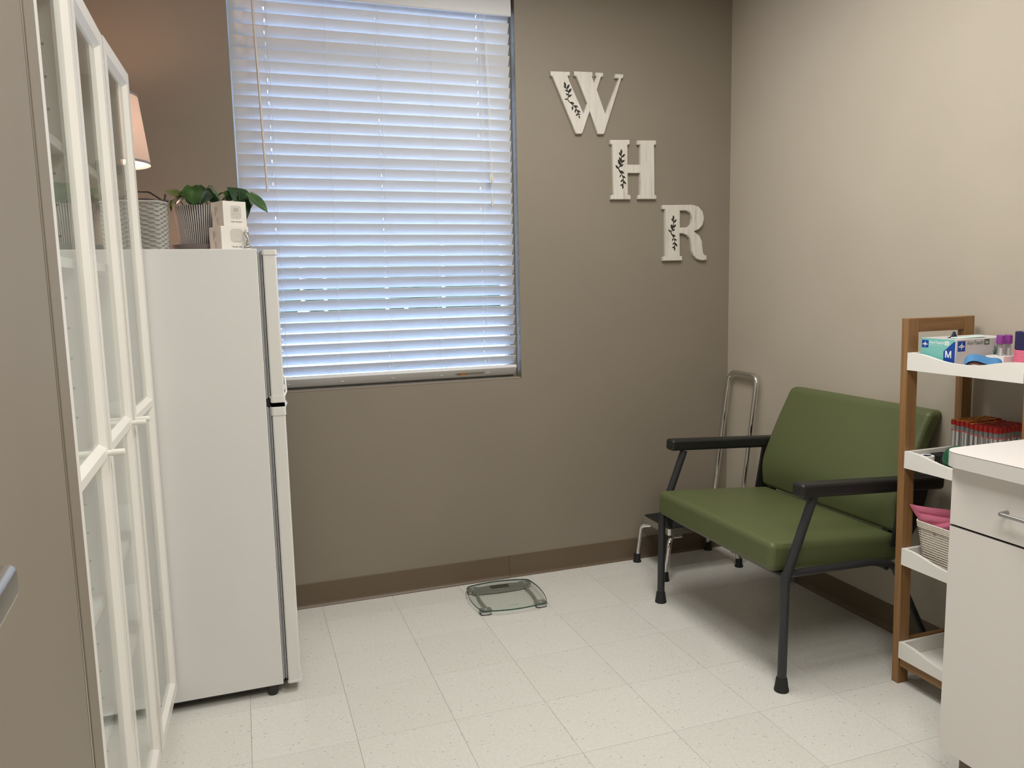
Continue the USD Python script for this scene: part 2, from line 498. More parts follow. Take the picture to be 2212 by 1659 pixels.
# ---------------------------------------------------------------- the room shell
XL, XR, YB, YF, ZC = -0.62, 2.305, 3.34, -1.40, 2.75
WX0, WX1, WZ0, WZ1 = 0.022, 1.200, 0.936, 2.600        # window opening
WT = 0.16


def bx(x0, x1, y0, y1, z0, z1):
    return rbox(x0, x1, y0, y1, z0, z1, 0.0008)


def plain(x0, x1, y0, y1, z0, z1):
    m = trimesh.creation.box([x1 - x0, y1 - y0, z1 - z0])
    m.apply_translation([(x0 + x1) / 2, (y0 + y1) / 2, (z0 + z1) / 2])
    return m


def struct(name, mesh, mat, label, cat, smooth=False):
    return solo(name, mesh if not isinstance(mesh, list) else join(mesh), mat, label, cat, kind="structure", smooth=smooth)


wall = Manifold.cube([XR - XL + 0.4, WT, ZC + 0.1]).translate([XL - 0.2, YB, -0.1]) - Manifold.cube([WX1 - WX0, 1, WZ1 - WZ0]).translate([WX0, YB - 0.5, WZ0])
struct("wall_back", arr(wall), M_back, "taupe painted wall holding the window and the three wooden letters", "wall")
struct("wall_right", plain(XR, XR + 0.12, YF - .1, YB, -0.1, ZC), M_right, "lighter beige painted wall behind the green chair", "wall")
struct("wall_left", plain(XL - 0.12, XL, YF - .1, YB, -0.1, ZC), M_back, "taupe painted wall behind the fridge and the glass door cabinets", "wall")
struct("wall_front", plain(XL, XR, YF - 0.12, YF, -0.1, ZC), M_right, "beige painted wall closing the room behind the viewer", "wall")
struct("ceiling", plain(XL - .1, XR + .1, YF - .1, YB + .1, ZC, ZC + 0.1), M_ceil, "plain white ceiling carrying the light panels", "ceiling")

# floor: slab, and every tile a part of its own
T = 0.3048
FX0, FY0 = -0.0470, 3.1680
fl = thing("floor", "pale speckled vinyl tile floor with thin grey joints", "floor", kind="structure")
part(fl, "slab", plain(XL - .05, XR + .05, YF - .05, YB + .05, -0.08, -0.0026), M_slab, False)
xs = [XL] + [FX0 + i * T for i in range(-1, 8)] + [XR]
ys = [YF] + sorted(FY0 - j * T for j in range(15)) + [YB]
for i in range(len(xs) - 1):
    for j in range(len(ys) - 1):
        g, b = 0.00040, 0.0001
        x0, x1, y0, y1 = xs[i] + g, xs[i + 1] - g, ys[j] + g, ys[j + 1] - g
        dz = nrg.uniform(-0.0001, 0.0001)
        v = [(x0, y0, -.003), (x1, y0, -.003), (x1, y1, -.003), (x0, y1, -.003), (x0, y0, -b), (x1, y0, -b), (x1, y1, -b), (x0, y1, -b), (x0 + b, y0 + b, dz), (x1 - b, y0 + b, dz), (x1 - b, y1 - b, dz), (x0 + b, y1 - b, dz)]
        q = []
        for o in (0, 4):
            for k in range(4):
                n = (k + 1) % 4
                q.append((o + k, o + n, o + 4 + n, o + 4 + k))
        q.append((8, 9, 10, 11))
        part(fl, "tile", (np.array(v), np.array(q)), M_tiles[rng.randrange(3)], False)

# rubber cove base: profile with a toe, swept along the wall
def cove(p0, p1, nrm):
    prof = [(0, 0.0), (0.014, 0.0), (0.0135, 0.003), (0.009, 0.007), (0.006, 0.013), (0.0045, 0.022), (0.0045, 0.101), (0.003, 0.1045), (0, 0.105)]
    p0, p1, nrm = np.array(p0, float), np.array(p1, float), np.array(nrm, float)
    a = np.array([np.append(p0 + nrm * d, z) for d, z in prof])
    b = np.array([np.append(p1 + nrm * d, z) for d, z in prof])
    n = len(prof)
    v = np.vstack([a, b])
    f = []
    for i in range(n - 1):
        f += [[i, i + 1, n + i + 1], [i, n + i + 1, n + i]]
    f += [[0, i + 1, i] for i in range(1, n - 1)] + [[n, n + i, n + i + 1] for i in range(1, n - 1)]
    m = trimesh.Trimesh(v, np.array(f), process=False)
    if m.volume < 0:
        m.invert()
    return m


SEAM = 1.118
bb = thing("baseboard_back", "brown rubber baseboard under the window with one vertical seam", "baseboard", kind="structure")
part(bb, "strip", cove((XL, YB), (SEAM - .0006, YB), (0, -1)), M_base, 50)
part(bb, "strip", cove((SEAM + .0006, YB), (XR, YB), (0, -1)), M_base, 50)
solo("baseboard_right", cove((XR, YF), (XR, YB - .014), (-1, 0)), M_base, "brown rubber baseboard running behind the green chair", "baseboard", kind="structure", smooth=50)

# ---------------------------------------------------------------- near left: wall end with a door standing ajar
PX = -0.262
struct("trim_1", [bx(XL, PX - .001, 1.3125, 1.378, 0, ZC), bx(PX - 0.003, PX + .0015, 1.3145, 1.380, 0, 2.08)], M_back, "taupe painted door jamb and wall end beside the cabinet", "door frame")
struct("wall_left_near", [plain(XL, PX - .004, YF, 0.372, 0, ZC), plain(XL, PX - .004, 0.372, 1.312, 2.10, ZC)], M_back, "taupe painted wall round the door nearest the viewer", "wall")
DA = 3.5
dr = thing("door_1", "taupe painted door ajar at the left edge with a metal lever", "door", (PX, 1.300, 0), kind="structure")
Md = Rz(DA)      # the leaf runs towards the viewer from its hinge
LZ = 1.177
part(dr, "leaf", tf(rbox(-0.044, 0, -0.915, 0, 0.012, 2.06, 0.002), Md), M_back)
hd = part(dr, "lever_handle", join([tf(rbox(0.056, 0.071, -0.862, -0.738, LZ - .012, LZ + .012, 0.006, 3), Md), tf(tube([(0, -0.845, LZ), (0.062, -0.845, LZ)], 0.009), Md)]), M_nickel)
part(hd, "rose", tf(lathe([(0, 0), (.026, 0), (.026, .006), (.022, .009), (0, .009)], 24), Md @ Ry(90), Md @ np.array([0, -.845, LZ])), M_nickel)
for z in (0.28, 1.05, 1.80):
    part(dr, "hinge", lathe([(0, z - .05), (.0042, z - .05), (.0042, z + .05), (0, z + .05)], 14, (-0.0042, 0.0068, 0)), M_nickel)
part(dr, "seal_strip", bx(-0.010, 0.0006, 0.0035, 0.0060, .01, 2.06), M_steel)

# ---------------------------------------------------------------- ceiling light panels
def troffer(label, x, y):
    t = thing("ceiling_light", label, "ceiling light", (x, y, ZC))
    w, l = 0.60, 1.20
    fr = arr(Manifold.cube([w, l, .022], True) - Manifold.cube([w - .05, l - .05, 1], True))
    part(t, "frame", tf(fr, None, (0, 0, -.0112)), M_white, False)
    v = [(-w / 2 + .026, -l / 2 + .026, -.008), (w / 2 - .026, -l / 2 + .026, -.008), (w / 2 - .026, l / 2 - .026, -.008), (-w / 2 + .026, l / 2 - .026, -.008)]
    part(t, "diffuser", (np.array(v), np.array([(3, 2, 1, 0)])), M_panel, False)


troffer("recessed ceiling light panel over the middle of the floor", 1.20, 2.00)
troffer("recessed ceiling light panel behind the viewer", 0.60, 0.30)

# ---------------------------------------------------------------- window, outside world
wn = thing("window_1", "white framed window with a grid of thin bars behind the blind", "window", kind="structure")
WY = YB + 0.105
part(wn, "frame", arr(Manifold.cube([WX1 - WX0, .05, WZ1 - WZ0]).translate([WX0, WY - .01, WZ0]) - Manifold.cube([WX1 - WX0 - .096, 1, WZ1 - WZ0 - .09]).translate([WX0 + .05, WY - .5, WZ0 + .045])), M_white, False)
part(wn, "pane", plain(WX0 + .049, WX1 - .045, WY + .012, WY + .016, WZ0 + .044, WZ1 - .044), M_pane, False)
for x in (0.098, 0.352, 0.617, 0.874):
    part(wn, "bar", rbox(x - .008, x + .008, WY + .004, WY + .012, WZ0 + .044, WZ1 - .044, .002), M_white)
for z, h in ((1.42, .016), (1.86, .016), (2.315, .085)):
    part(wn, "rail", rbox(WX0 + .048, WX1 - .044, WY + .001, WY + .0115, z - h / 2, z + h / 2, .002), M_white)
part(wn, "sill", rbox(WX0, WX1, YB + .002, YB + .096, WZ0 - .001, WZ0 + .006, .002), M_back)

part(wn, "added_light_stop", rbox(WX0 + .001, WX1 - .001, YB + .062, WY - .0105, WZ0 + .0062, WZ0 + .040, .002), M_back)  # added block behind the blind, keeps skylight off the sill
for x0, x1 in ((WX1 - .030, WX1 - .0005),):
    part(wn, "added_light_stop", rbox(x0, x1, YB + .062, WY - .0105, WZ0 + .041, WZ1 - .001, .002), M_back)  # added strip that cuts skylight on the right reveal

gm = plain(-70, 90, YB + .4, 120, -0.25, -0.15)
solo("pavement", gm, M_asphalt, "pale paved ground outside the window", "ground", kind="structure", smooth=False)


def bush(name, label, cat, x, y, w, h, seed):
    t = thing(name, label, cat, (x, y, -0.15))
    m = trimesh.creation.icosphere(4, 1.0)
    v = np.array(m.vertices)
    d = 1 + 0.10 * (meshkit.fbm(v * 2.3 + seed, 4, seed) - .5) + 0.10 * (meshkit.fbm(v * 9 + seed, 2, seed + 3) - .5)
    v = np.sign(v) * np.abs(v) ** .42
    v = v * d[:, None] * np.array([w / 2.02, w / 2.6, h / 2.0])
    v[:, 2] += h / 2
    v[:, 2] = np.maximum(v[:, 2], 0.15)
    part(t, "foliage", trimesh.Trimesh(v, m.faces, process=False), M_hedge, True)
    part(t, "trunk", tube([(0, 0, 0), (.05, 0, .9)], .12), M_bark)


for k, (x, y, w, h, lab) in enumerate([(-5.0, 42, 5.2, 3.9, "dark bush outside, hidden behind the fridge side of the blind"), (0.4, 42, 5.2, 4.1, "dark bush seen between the slats at the left of the window"), (5.8, 42, 5.2, 3.8, "dark bush seen between the slats near the middle cord"),
                                       (11.2, 42, 5.2, 4.2, "dark bush seen between the slats right of the middle cord"), (16.6, 42, 5.2, 3.9, "dark bush seen between the slats at the right of the window")]):
    bush("bush", lab, "bush", x, y, w, h, 11 + k)

# ---------------------------------------------------------------- blind
bl = thing("window_blind", "white horizontal slat blind filling the window recess, almost closed", "blind")
BX0, BX1 = 0.028, 1.1815
SY = YB + 0.034                      # middle of the slats
NS, Z1, ZN = 34, 2.5127, 1.022       # middles of the top and bottom slats
SW, ST, TILT = 0.050, 0.0026, 59.0
CORD = [0.172, 0.395, 0.614, 0.832, 1.048]
ROUTE = [CORD[0] - .012, CORD[2] - .012, CORD[4] - .012]
TILT = 56.0
cs = math.cos(math.radians(TILT))
sn = math.sin(math.radians(TILT))


def tilt(z):
    return 50.0 + 10.0 * min(max((z - 1.0) / .80, 0), 1)


def slat(k, TILT):
    """Slightly crowned slat with three cord slots; room edge up, outer edge down."""
    n = 9
    u = np.linspace(-SW / 2, SW / 2, n)
    crown = 0.0007 * (1 - (u / (SW / 2)) ** 2)
    prof = [(a, c + ST / 2) for a, c in zip(u, crown)] + [(a, c - ST / 2) for a, c in zip(u[::-1], crown[::-1])]
    m = Manifold.extrude(CrossSection([prof], m3.FillRule.EvenOdd), BX1 - BX0)      # along z, section in x (width), y (thickness)
    for x in ROUTE:
        if nrg.random() < .72:
            m = m - Manifold.cube([.013, .02, nrg.uniform(.0022, .0042)], True).translate([.002, 0, x - BX0 + nrg.uniform(-.0018, .0018)])
    v, f, _ = meshkit.arrays(m, False)
    wob = nrg.uniform(-.35, .35)
    c2, s2 = math.cos(math.radians(TILT + wob)), math.sin(math.radians(TILT + wob))
    w, t, l = v[:, 0], v[:, 1], v[:, 2]
    # width axis: from the room edge (near, high) to the outer edge (far, low); its top side faces out and up
    P = np.stack([BX0 + l, w * c2 + t * s2, -w * s2 + t * c2], 1)
    mm = trimesh.Trimesh(P, f, process=False)
    if mm.volume < 0:
        mm.invert()
    return mm


for k in range(NS):
    z = Z1 + (ZN - Z1) * k / (NS - 1) + nrg.uniform(-.0004, .0004)
    part(bl, "slat", tf(slat(k, tilt(z)), None, (0, SY, z)), M_blind, 40)
part(bl, "headrail", rbox(BX0, BX1, YB + .012, YB + .066, 2.535, 2.590, .002), M_blind)
vp_ = [(0, 0), (.010, 0), (.012, .006), (.012, .060), (.009, .066), (.009, .074), (.006, .082), (0, .082)]
va = Manifold.extrude(CrossSection([[(y, z) for y, z in vp_]]), BX1 - BX0 + .006)
vv, vf, _ = meshkit.arrays(va, False)
vm = trimesh.Trimesh(np.stack([BX0 - .003 + vv[:, 2], YB + .008 - vv[:, 0] + .004, 2.513 + vv[:, 1]], 1), vf, process=False)
if vm.volume < 0:
    vm.invert()
part(bl, "valance", vm, M_blind, 30)
RZ = 0.972
br = part(bl, "bottom_rail", tf(rbox(0, BX1 - BX0 + .001, -.026, .026, -.009, .009, .0035, 2), Rx(-(90 - TILT) - 14), (BX0, SY - .003, RZ + .0045)), M_blind)
Mr = Rx(-(90 - TILT) - 14)
bn = Mr @ np.array([0, 0, -1.0])     # the rail's lower face looks into the room
for x in CORD:
    o = np.array([x, SY - .003, RZ + .0045]) + Mr @ np.array([0, .006, -.009])
    part(br, "cord_button", tf(lathe([(0, 0), (.0075, 0), (.0065, .002), (.003, .003), (.003, .001), (0, .001)], 16), Mr @ Rx(180), o), M_blind)
part(br, "warning_label", tf(rbox(.895 - BX0, 1.028 - BX0, -.006, .0085, -.0096, -.0089, .0002), Mr, (BX0, SY - .003, RZ + .0045)), simple("label_taupe", (.36, .33, .29), .6))
part(br, "warning_mark", tf(rbox(.908 - BX0, .948 - BX0, -.0045, .007, -.0099, -.0094, .0002), Mr, (BX0, SY - .003, RZ + .0045)), M_orange)
tri = [tf(prism(Polygon([(-.0045, -.004), (.0045, -.004), (0, .0045)]), .0003), Mr @ Rx(180), np.array([.913, SY - .003, RZ + .0045]) + Mr @ np.array([0, .0012, -.0100]))]
part(br, "warning_sign", tri, M_black)
for i, x in enumerate(CORD):         # ladder strings, front and back of the slats
    for y in (SY - SW / 2 * cs - .0022, SY + SW / 2 * cs + .0022):
        z0, z1 = (RZ + .012, 2.53) if y < SY else (RZ - .004, 2.53)
        pts = [(x + nrg.uniform(-.0008, .0008), y + (0 if j == 0 else nrg.uniform(-.0005, .0005)), z0 + (z1 - z0) * j / 16) for j in range(17)]
        part(bl, "ladder_cord", tube(pts, .00075, 6), M_cord)
for x in ROUTE:
    part(bl, "lift_cord", tube([(x, SY, RZ + .012), (x + .001, SY + .001, 1.8), (x, SY, 2.53)], .0009, 6), M_cord)
part(bl, "tilt_wand", tube([(.118, YB - .006, 2.53), (.1195, YB - .010, 2.40), (.134, YB - .008, 1.752)], .0046, 8), M_wand)
part(bl, "tilt_hook", tube(fillet([(.118, YB + .03, 2.545), (.118, YB - .006, 2.545), (.118, YB - .006, 2.525)], .006), .0016, 8), M_cord)
for x0, x1, zt in ((1.070, 1.072, 1.818), (1.074, 1.082, 1.806), (1.078, 1.078, 1.712)):
    part(bl, "pull_cord", tube([(x0 - .012, YB + .002, 2.53), (x0, YB - .004, 2.2), (x1, YB - .006, zt + .03)], .0009, 6), M_cord)
    part(bl, "tassel", lathe([(0, 0), (.0045, .001), (.0062, .010), (.0050, .024), (.0028, .034), (0, .035)], 14, (x1, YB - .006, zt - .004)), M_wand)

# ---------------------------------------------------------------- letters on the wall
LETTERS = {
 "W": ([(1.3591,2.2926),(1.4510,2.2963),(1.4514,2.2814),(1.4410,2.2773),(1.4485,2.2560),(1.5162,2.1198),(1.5345,2.1644),(1.4833,2.2789),(1.4729,2.2816),(1.4718,2.2999),(1.5623,2.3024),(1.5628,2.2868),(1.5588,2.2831),(1.5698,2.2571),(1.5827,2.2840),(1.5768,2.2871),(1.5769,2.3016),(1.6148,2.3023),(1.6140,2.2866),(1.6040,2.2836),(1.5829,2.2277),(1.6242,2.1233),(1.6941,2.2828),(1.6745,2.2845),(1.6766,2.3022),(1.7166,2.3019),(1.7151,2.2871),(1.7063,2.2836),(1.6181,2.0374),(1.6134,2.0343),(1.5865,2.0332),(1.5467,2.1324),(1.5093,2.0353),(1.5046,2.0310),(1.4815,2.0301),(1.4763,2.0340),(1.3683,2.2710),(1.3594,2.2756)], None, ([(1.4281,2.2301),(1.4395,2.2136),(1.4431,2.1936),(1.4390,2.1761),(1.4505,2.1640),(1.4666,2.1516),(1.4795,2.1378),(1.4892,2.1208),(1.4935,2.1007)],[(1.4287,2.2284,1.4239,2.2522),(1.4319,2.2246,1.4191,2.2325),(1.4351,2.2219,1.4483,2.2428),(1.4401,2.2107,1.4253,2.2168),(1.4420,2.2051,1.4578,2.2261),(1.4431,2.1948,1.4283,2.2014),(1.4424,2.1878,1.4594,2.1992),(1.4377,2.1772,1.4234,2.1781),(1.4492,2.1651,1.4713,2.1594),(1.4620,2.1496,1.4605,2.1298),(1.4666,2.1498,1.4895,2.1470),(1.4776,2.1377,1.4734,2.1200),(1.4814,2.1321,1.5011,2.1243),(1.4892,2.1197,1.4772,2.1074),(1.4911,2.1151,1.5009,2.1156),(1.4930,2.1094,1.4954,2.0955)])),
 "H": ([(1.6484,2.0102),(1.7477,2.0140),(1.7476,1.9948),(1.7359,1.9907),(1.7356,1.9022),(1.8031,1.9041),(1.8032,1.9932),(1.7879,1.9950),(1.7879,2.0131),(1.8855,2.0168),(1.8855,1.9986),(1.8749,1.9958),(1.8788,1.7680),(1.8873,1.7657),(1.8874,1.7483),(1.7903,1.7469),(1.7903,1.7653),(1.8015,1.7667),(1.8017,1.8657),(1.7368,1.8641),(1.7392,1.7657),(1.7511,1.7647),(1.7510,1.7451),(1.6500,1.7436),(1.6502,1.7618),(1.6632,1.7644),(1.6591,1.9891),(1.6483,1.9923)], None, ([(1.7033,1.9494),(1.7046,1.9254),(1.7004,1.9012),(1.6893,1.8828),(1.6988,1.8650),(1.7105,1.8471),(1.7131,1.8230),(1.7102,1.7944)],[(1.7033,1.9476,1.7041,1.9716),(1.7033,1.9404,1.6910,1.9568),(1.7053,1.9344,1.7233,1.9494),(1.7039,1.9133,1.6923,1.9358),(1.7018,1.9103,1.7218,1.9229),(1.6990,1.8981,1.6868,1.9248),(1.6955,1.8920,1.7148,1.9034),(1.6886,1.8822,1.6729,1.8986),(1.6940,1.8727,1.7188,1.8624),(1.7022,1.8560,1.6939,1.8437),(1.7070,1.8501,1.7256,1.8420),(1.7125,1.8351,1.6986,1.8226),(1.7131,1.8290,1.7276,1.8129),(1.7117,1.8138,1.6965,1.8062),(1.7110,1.8108,1.7102,1.7907),(1.6893,1.8810,1.6988,1.8680)])),
 "R": ([(1.9204,1.7215),(2.0847,1.7248),(2.1182,1.7163),(2.1408,1.6931),(2.1494,1.6614),(2.1429,1.6314),(2.1229,1.6103),(2.0932,1.5988),(2.1232,1.5784),(2.1377,1.5528),(2.1426,1.5175),(2.1458,1.4949),(2.1535,1.4852),(2.1648,1.4845),(2.1651,1.4625),(2.1394,1.4595),(2.1093,1.4676),(2.0904,1.4857),(2.0812,1.5114),(2.0780,1.5433),(2.0689,1.5676),(2.0525,1.5828),(2.0303,1.5892),(2.0141,1.5892),(2.0162,1.4831),(2.0280,1.4805),(2.0281,1.4607),(1.9233,1.4599),(1.9233,1.4788),(1.9371,1.4819),(1.9349,1.7005),(1.9205,1.7028)], [(2.0149,1.6963),(2.0516,1.6967),(2.0739,1.6862),(2.0830,1.6609),(2.0765,1.6324),(2.0596,1.6184),(2.0154,1.6170)], ([(1.9786,1.6539),(1.9802,1.6307),(1.9759,1.6099),(1.9650,1.5954),(1.9738,1.5784),(1.9842,1.5613),(1.9872,1.5405),(1.9859,1.5119)],[(1.9786,1.6520,1.9785,1.6746),(1.9787,1.6445,1.9677,1.6601),(1.9809,1.6395,1.9954,1.6559),(1.9795,1.6194,1.9641,1.6306),(1.9781,1.6162,1.9933,1.6307),(1.9752,1.6068,1.9642,1.6287),(1.9730,1.6017,1.9883,1.6081),(1.9650,1.5954,1.9512,1.6073),(1.9702,1.5834,1.9914,1.5740),(1.9790,1.5658,1.9718,1.5532),(1.9834,1.5626,1.9988,1.5563),(1.9864,1.5468,1.9740,1.5361),(1.9872,1.5436,2.0012,1.5277),(1.9865,1.5278,1.9719,1.5196),(1.9865,1.5246,1.9859,1.5062),(1.9658,1.5941,1.9716,1.5816)])),
}


from shapely.geometry import LineString
from shapely.ops import unary_union
from scipy.interpolate import CubicSpline


def spline(pts, n=24):
    p = np.array(pts, float)
    t = np.concatenate([[0], np.cumsum(np.linalg.norm(np.diff(p, axis=0), axis=1))])
    return CubicSpline(t, p)(np.linspace(0, t[-1], n))


def lens(b, t, w=.30):
    b, t = np.array(b), np.array(t)
    d = t - b
    n = np.array([-d[1], d[0]])
    k = np.linspace(0, 1, 9)
    h = w / 2 * np.sin(np.pi * k ** .85) ** .9
    return Polygon(np.vstack([b + d * k[:, None] + n * h[:, None], (b + d * k[:, None] - n * h[:, None])[::-1]])).buffer(0)


LTXT = {"W": "distressed white wooden letter W, highest of the three on the wall", "H": "distressed white wooden letter H, middle of the three on the wall", "R": "distressed white wooden letter R, lowest of the three on the wall"}
for ch, (outer, hole, (stem, leaves)) in LETTERS.items():
    c = np.mean(outer, 0)
    t = place("wooden_letter", LTXT[ch], "letter", (c[0], YB, c[1]), group="wooden letters stepping down the wall")
    poly = Polygon(outer, [hole] if hole else [])
    pw(t, "letter_body", tf(prism(poly.buffer(0), .017, .0022), ROT_FRONT, (0, YB - .001, 0)), M_letter, 30)
    sp = [LineString(spline(stem)).buffer(.0017)] + [lens(l[:2], l[2:], .42) for l in leaves]
    pw(t, "sprig", tf(prism(unary_union(sp).simplify(.0002), .0012), ROT_FRONT, (0, YB - .0177, 0)), M_sprig, False, label="black leafy sprig motif")

# ---------------------------------------------------------------- fridge
FY1, FY2, FX1, FX2, FTOP = 2.620, 3.19, -0.530, 0.0625, 1.492
fr = place("fridge", "tall white two door fridge standing between the cabinet and the window", "fridge", (-0.2, 2.9, 0))
pw(fr, "body", rbox(FX1, FX2, FY1, FY2, .036, FTOP, .003, 2), M_fridge)
for z0, z1, n in ((1.012, FTOP - .006, "freezer_gasket"), (.050, .985, "fridge_gasket")):
    g = [rbox(FX2 + .001, FX2 + .005, FY1 + .006, FY2 - .006, z0, z1, .001), rbox(FX2 + .0055, FX2 + .0095, FY1 + .009, FY2 - .009, z0 + .003, z1 - .003, .0015), rbox(FX2 + .010, FX2 + .0135, FY1 + .006, FY2 - .006, z0, z1, .001)]
    pw(fr, n, g, M_gasket)
pw(fr, "hinge_cover", rbox(FX2 - .004, FX2 + .012, FY1 + .012, FY1 + .05, .986, 1.011, .002), M_black)
pw(fr, "hinge_cover", rbox(FX2 - .002, FX2 + .016, FY1 + .012, FY1 + .05, .0365, .046, .002), M_black)

def fdoor(name, z0, z1, top, bot):
    """Door slab bulging a little at the front, with plastic end caps."""
    n = 13
    ys = np.linspace(FY1 + .001, FY2 - .001, n)
    x0, x1 = FX2 + .0155, FX2 + .058
    out = [(x0, ys[0]), ] + [(x1 + .004 * math.sin(math.pi * (y - ys[0]) / (ys[-1] - ys[0])) ** .6, y) for y in ys] + [(x0, ys[-1])]
    out = Polygon(out).buffer(-.006, 6).buffer(.006, 6)
    d = pw(fr, name, tf(prism(out, z1 - z0), None, (0, 0, z0)), M_fdoor, 50)
    big = out.buffer(.0022, 6)
    pw(d, "top_cap", tf(prism(big, top, .002), None, (0, 0, z1 - top)), M_fdoor, 50)
    pw(d, "bottom_cap", tf(prism(big, bot, .002), Rx(180), (0, FY1 + FY2, z0 + bot)), M_fdoor, 50)
    return d


d1 = fdoor("freezer_door", 0.9975, FTOP - .003, .016, .023)
d2 = fdoor("fridge_door", .034, .9845, .028, .008)
pw(d1, "handle_lip", [tube(fillet([(FX2 + .056, FY1 + .004, 1.016), (FX2 + .066, FY1 + .03, 1.030), (FX2 + .064, FY1 + .045, 1.075), (FX2 + .056, FY1 + .05, 1.085)], .02), .003, 8), tube(fillet([(FX2 + .055, FY1 + .10, 1.02), (FX2 + .070, FY1 + .24, 1.02), (FX2 + .055, FY1 + .48, 1.02)], .2), .006, 8)], M_fdoor)
pw(d2, "handle_lip", [tube(fillet([(FX2 + .055, FY1 + .06, .966), (FX2 + .071, FY1 + .22, .966), (FX2 + .055, FY1 + .5, .966)], .2), .006, 8)], M_fdoor)
for x, y in ((FX2 - .035, FY1 + .02), (FX2 - .035, FY2 - .03), (FX1 + .05, FY1 + .03), (FX1 + .05, FY2 - .03)):
    ft = lathe([(0, 0), (.0155, 0), (.017, .004), (.019, .038), (0, .038)], 20, (x, y, 0))
    v = np.array(ft.vertices)
    pw(fr, "foot", ft, M_black)
pw(fr, "base_pan", rbox(FX1 + .05, FX2 - .06, FY1 + .02, FY2 - .02, .022, .0365, .002), M_black)

# ---------------------------------------------------------------- glass door cabinets
CT, CB = 1.995, 0.090


def cabinet(name, label, y0, y1, doors, shelves, pins):
    """doors: (far x, far y, near x, near y, knob at the far edge?, mid rail z). Cabinet faces +x."""
    xf = -0.2985
    xb = XL + .012
    t = place(name, label, "cabinet", (xf - .15, (y0 + y1) / 2, 0), group=None)
    w = .018
    pw(t, "side_panel", rbox(xb, xf, y1 - w, y1, 0, 2.015, .001), M_white)
    pw(t, "side_panel", rbox(xb, xf, y0, y0 + w, 0, 2.015, .001), M_white)
    pw(t, "top_panel", rbox(xb, xf, y0 + w, y1 - w, 1.985, 2.013, .001), M_white)
    pw(t, "bottom_panel", rbox(xb, xf, y0 + w, y1 - w, .075, .095, .001), M_white)
    pw(t, "plinth", rbox(xf - .05, xf - .035, y0 + w, y1 - w, 0, .075, .001), M_white)
    pw(t, "back_panel", rbox(xb, xb + .006, y0 + w, y1 - w, .095, 1.985, .0005), M_white)
    for z in shelves:
        pw(t, "shelf", rbox(xb + .007, xf - .012, y0 + w + .001, y1 - w - .001, z - .020, z, .001), M_white)
    holes = []
    for k in range(26):
        z = .30 + k * .062
        if min(abs(z - s + .01) for s in shelves) > .02:
            for yy, s in ((y1 - w - .0002, 1), (y0 + w + .0002, -1)):
                holes.append(tf(lathe([(0, 0), (.0028, 0), (.0028, .0008), (0, .0008)], 8), Rx(90), (xf - .035, yy, z)))
    pw(t, "pin_holes", holes, M_greyplastic, False, kind="stuff")
    for (fx, fy, nx, ny, far, mid) in doors:
        L = math.hypot(fx - nx, fy - ny)
        ang = math.degrees(math.atan2(fx - nx, fy - ny))     # turn towards +x at the far end
        M = Rz(-ang)
        o = np.array([nx, ny, 0])
        H0, H1, th = CB, CT, .0185
        body = Manifold.cube([th, L, H1 - H0]).translate([-th, 0, H0])
        for a, b in ((H0 + .046, mid - .021), (mid + .021, H1 - .046)):
            s0, bv = .046, .013
            back = [[-th - .001, s0, a], [-th - .001, L - s0, a], [-th - .001, L - s0, b], [-th - .001, s0, b]]
            mid_ = [[-.0125, p[1], p[2]] for p in back]
            front = [[.001, s0 - bv, a - bv], [.001, L - s0 + bv, a - bv], [.001, L - s0 + bv, b + bv], [.001, s0 - bv, b + bv]]
            body = body - Manifold.hull_points(np.array(back + mid_)) - Manifold.hull_points(np.array(mid_ + front))
        d = pw(t, "door", tf(arr(body), M, o), M_whitedoor, 20)
        for a, b in ((H0 + .042, mid - .017), (mid + .017, H1 - .042)):
            pw(d, "glass_pane", tf(plain(-.0155, -.0125, .0455, L - .0455, a + .004, b - .004), M, o), M_pane, False)
        ky = L - .028 if far else .028
        kn = tf(lathe([(0, 0), (.0062, 0), (.0062, .006), (.0075, .010), (.0075, .031), (.0066, .0325), (0, .0325)], 20), Ry(90), (0, ky, mid - .002))
        pw(d, "knob", tf(kn, M, o), M_whitedoor)
        hy = .03 if far else L - .03
        for z in (.36, 1.72):
            hg = [rbox(-.075, -.0195, hy - .010, hy + .010, z - .012, z + .012, .003), tf(lathe([(0, 0), (.0175, 0), (.0175, .004), (0, .004)], 20), Ry(-90), (-.0186, hy, z)), rbox(-.10, -.07, hy - .006, hy + .006, z - .024, z + .024, .002)]
            pw(d, "hinge", tf(join(hg), M, o), M_steel)
    return t


cabA = cabinet("glass_cabinet", "tall white cabinet with two glass doors next to the fridge", 1.834, 2.609,
               [(-.266, 2.608, -.2780, 2.2355, False, 1.030), (-.2810, 2.2325, -.2806, 1.8345, True, 1.030)], [1.660, 1.435, 1.04, .722, .467], None)
cabB = cabinet("glass_cabinet", "tall white cabinet with one glass door nearest the taupe door", 1.455, 1.831,
               [(-.2808, 1.8305, -.2765, 1.4555, True, 1.030)], [1.658, 1.432, 1.04, .722, .467], None)
bxs = place("storage_box", "white lidded storage box on a low shelf behind the nearest glass door", "box", (-.40, 1.66, .7225))
pw(bxs, "box_body", rbox(-.53, -.345, 1.60, 1.72, .7228, .800, .004, 2), M_white)
pw(bxs, "lid", rbox(-.534, -.341, 1.596, 1.724, .8005, .820, .004, 2), M_saucer)

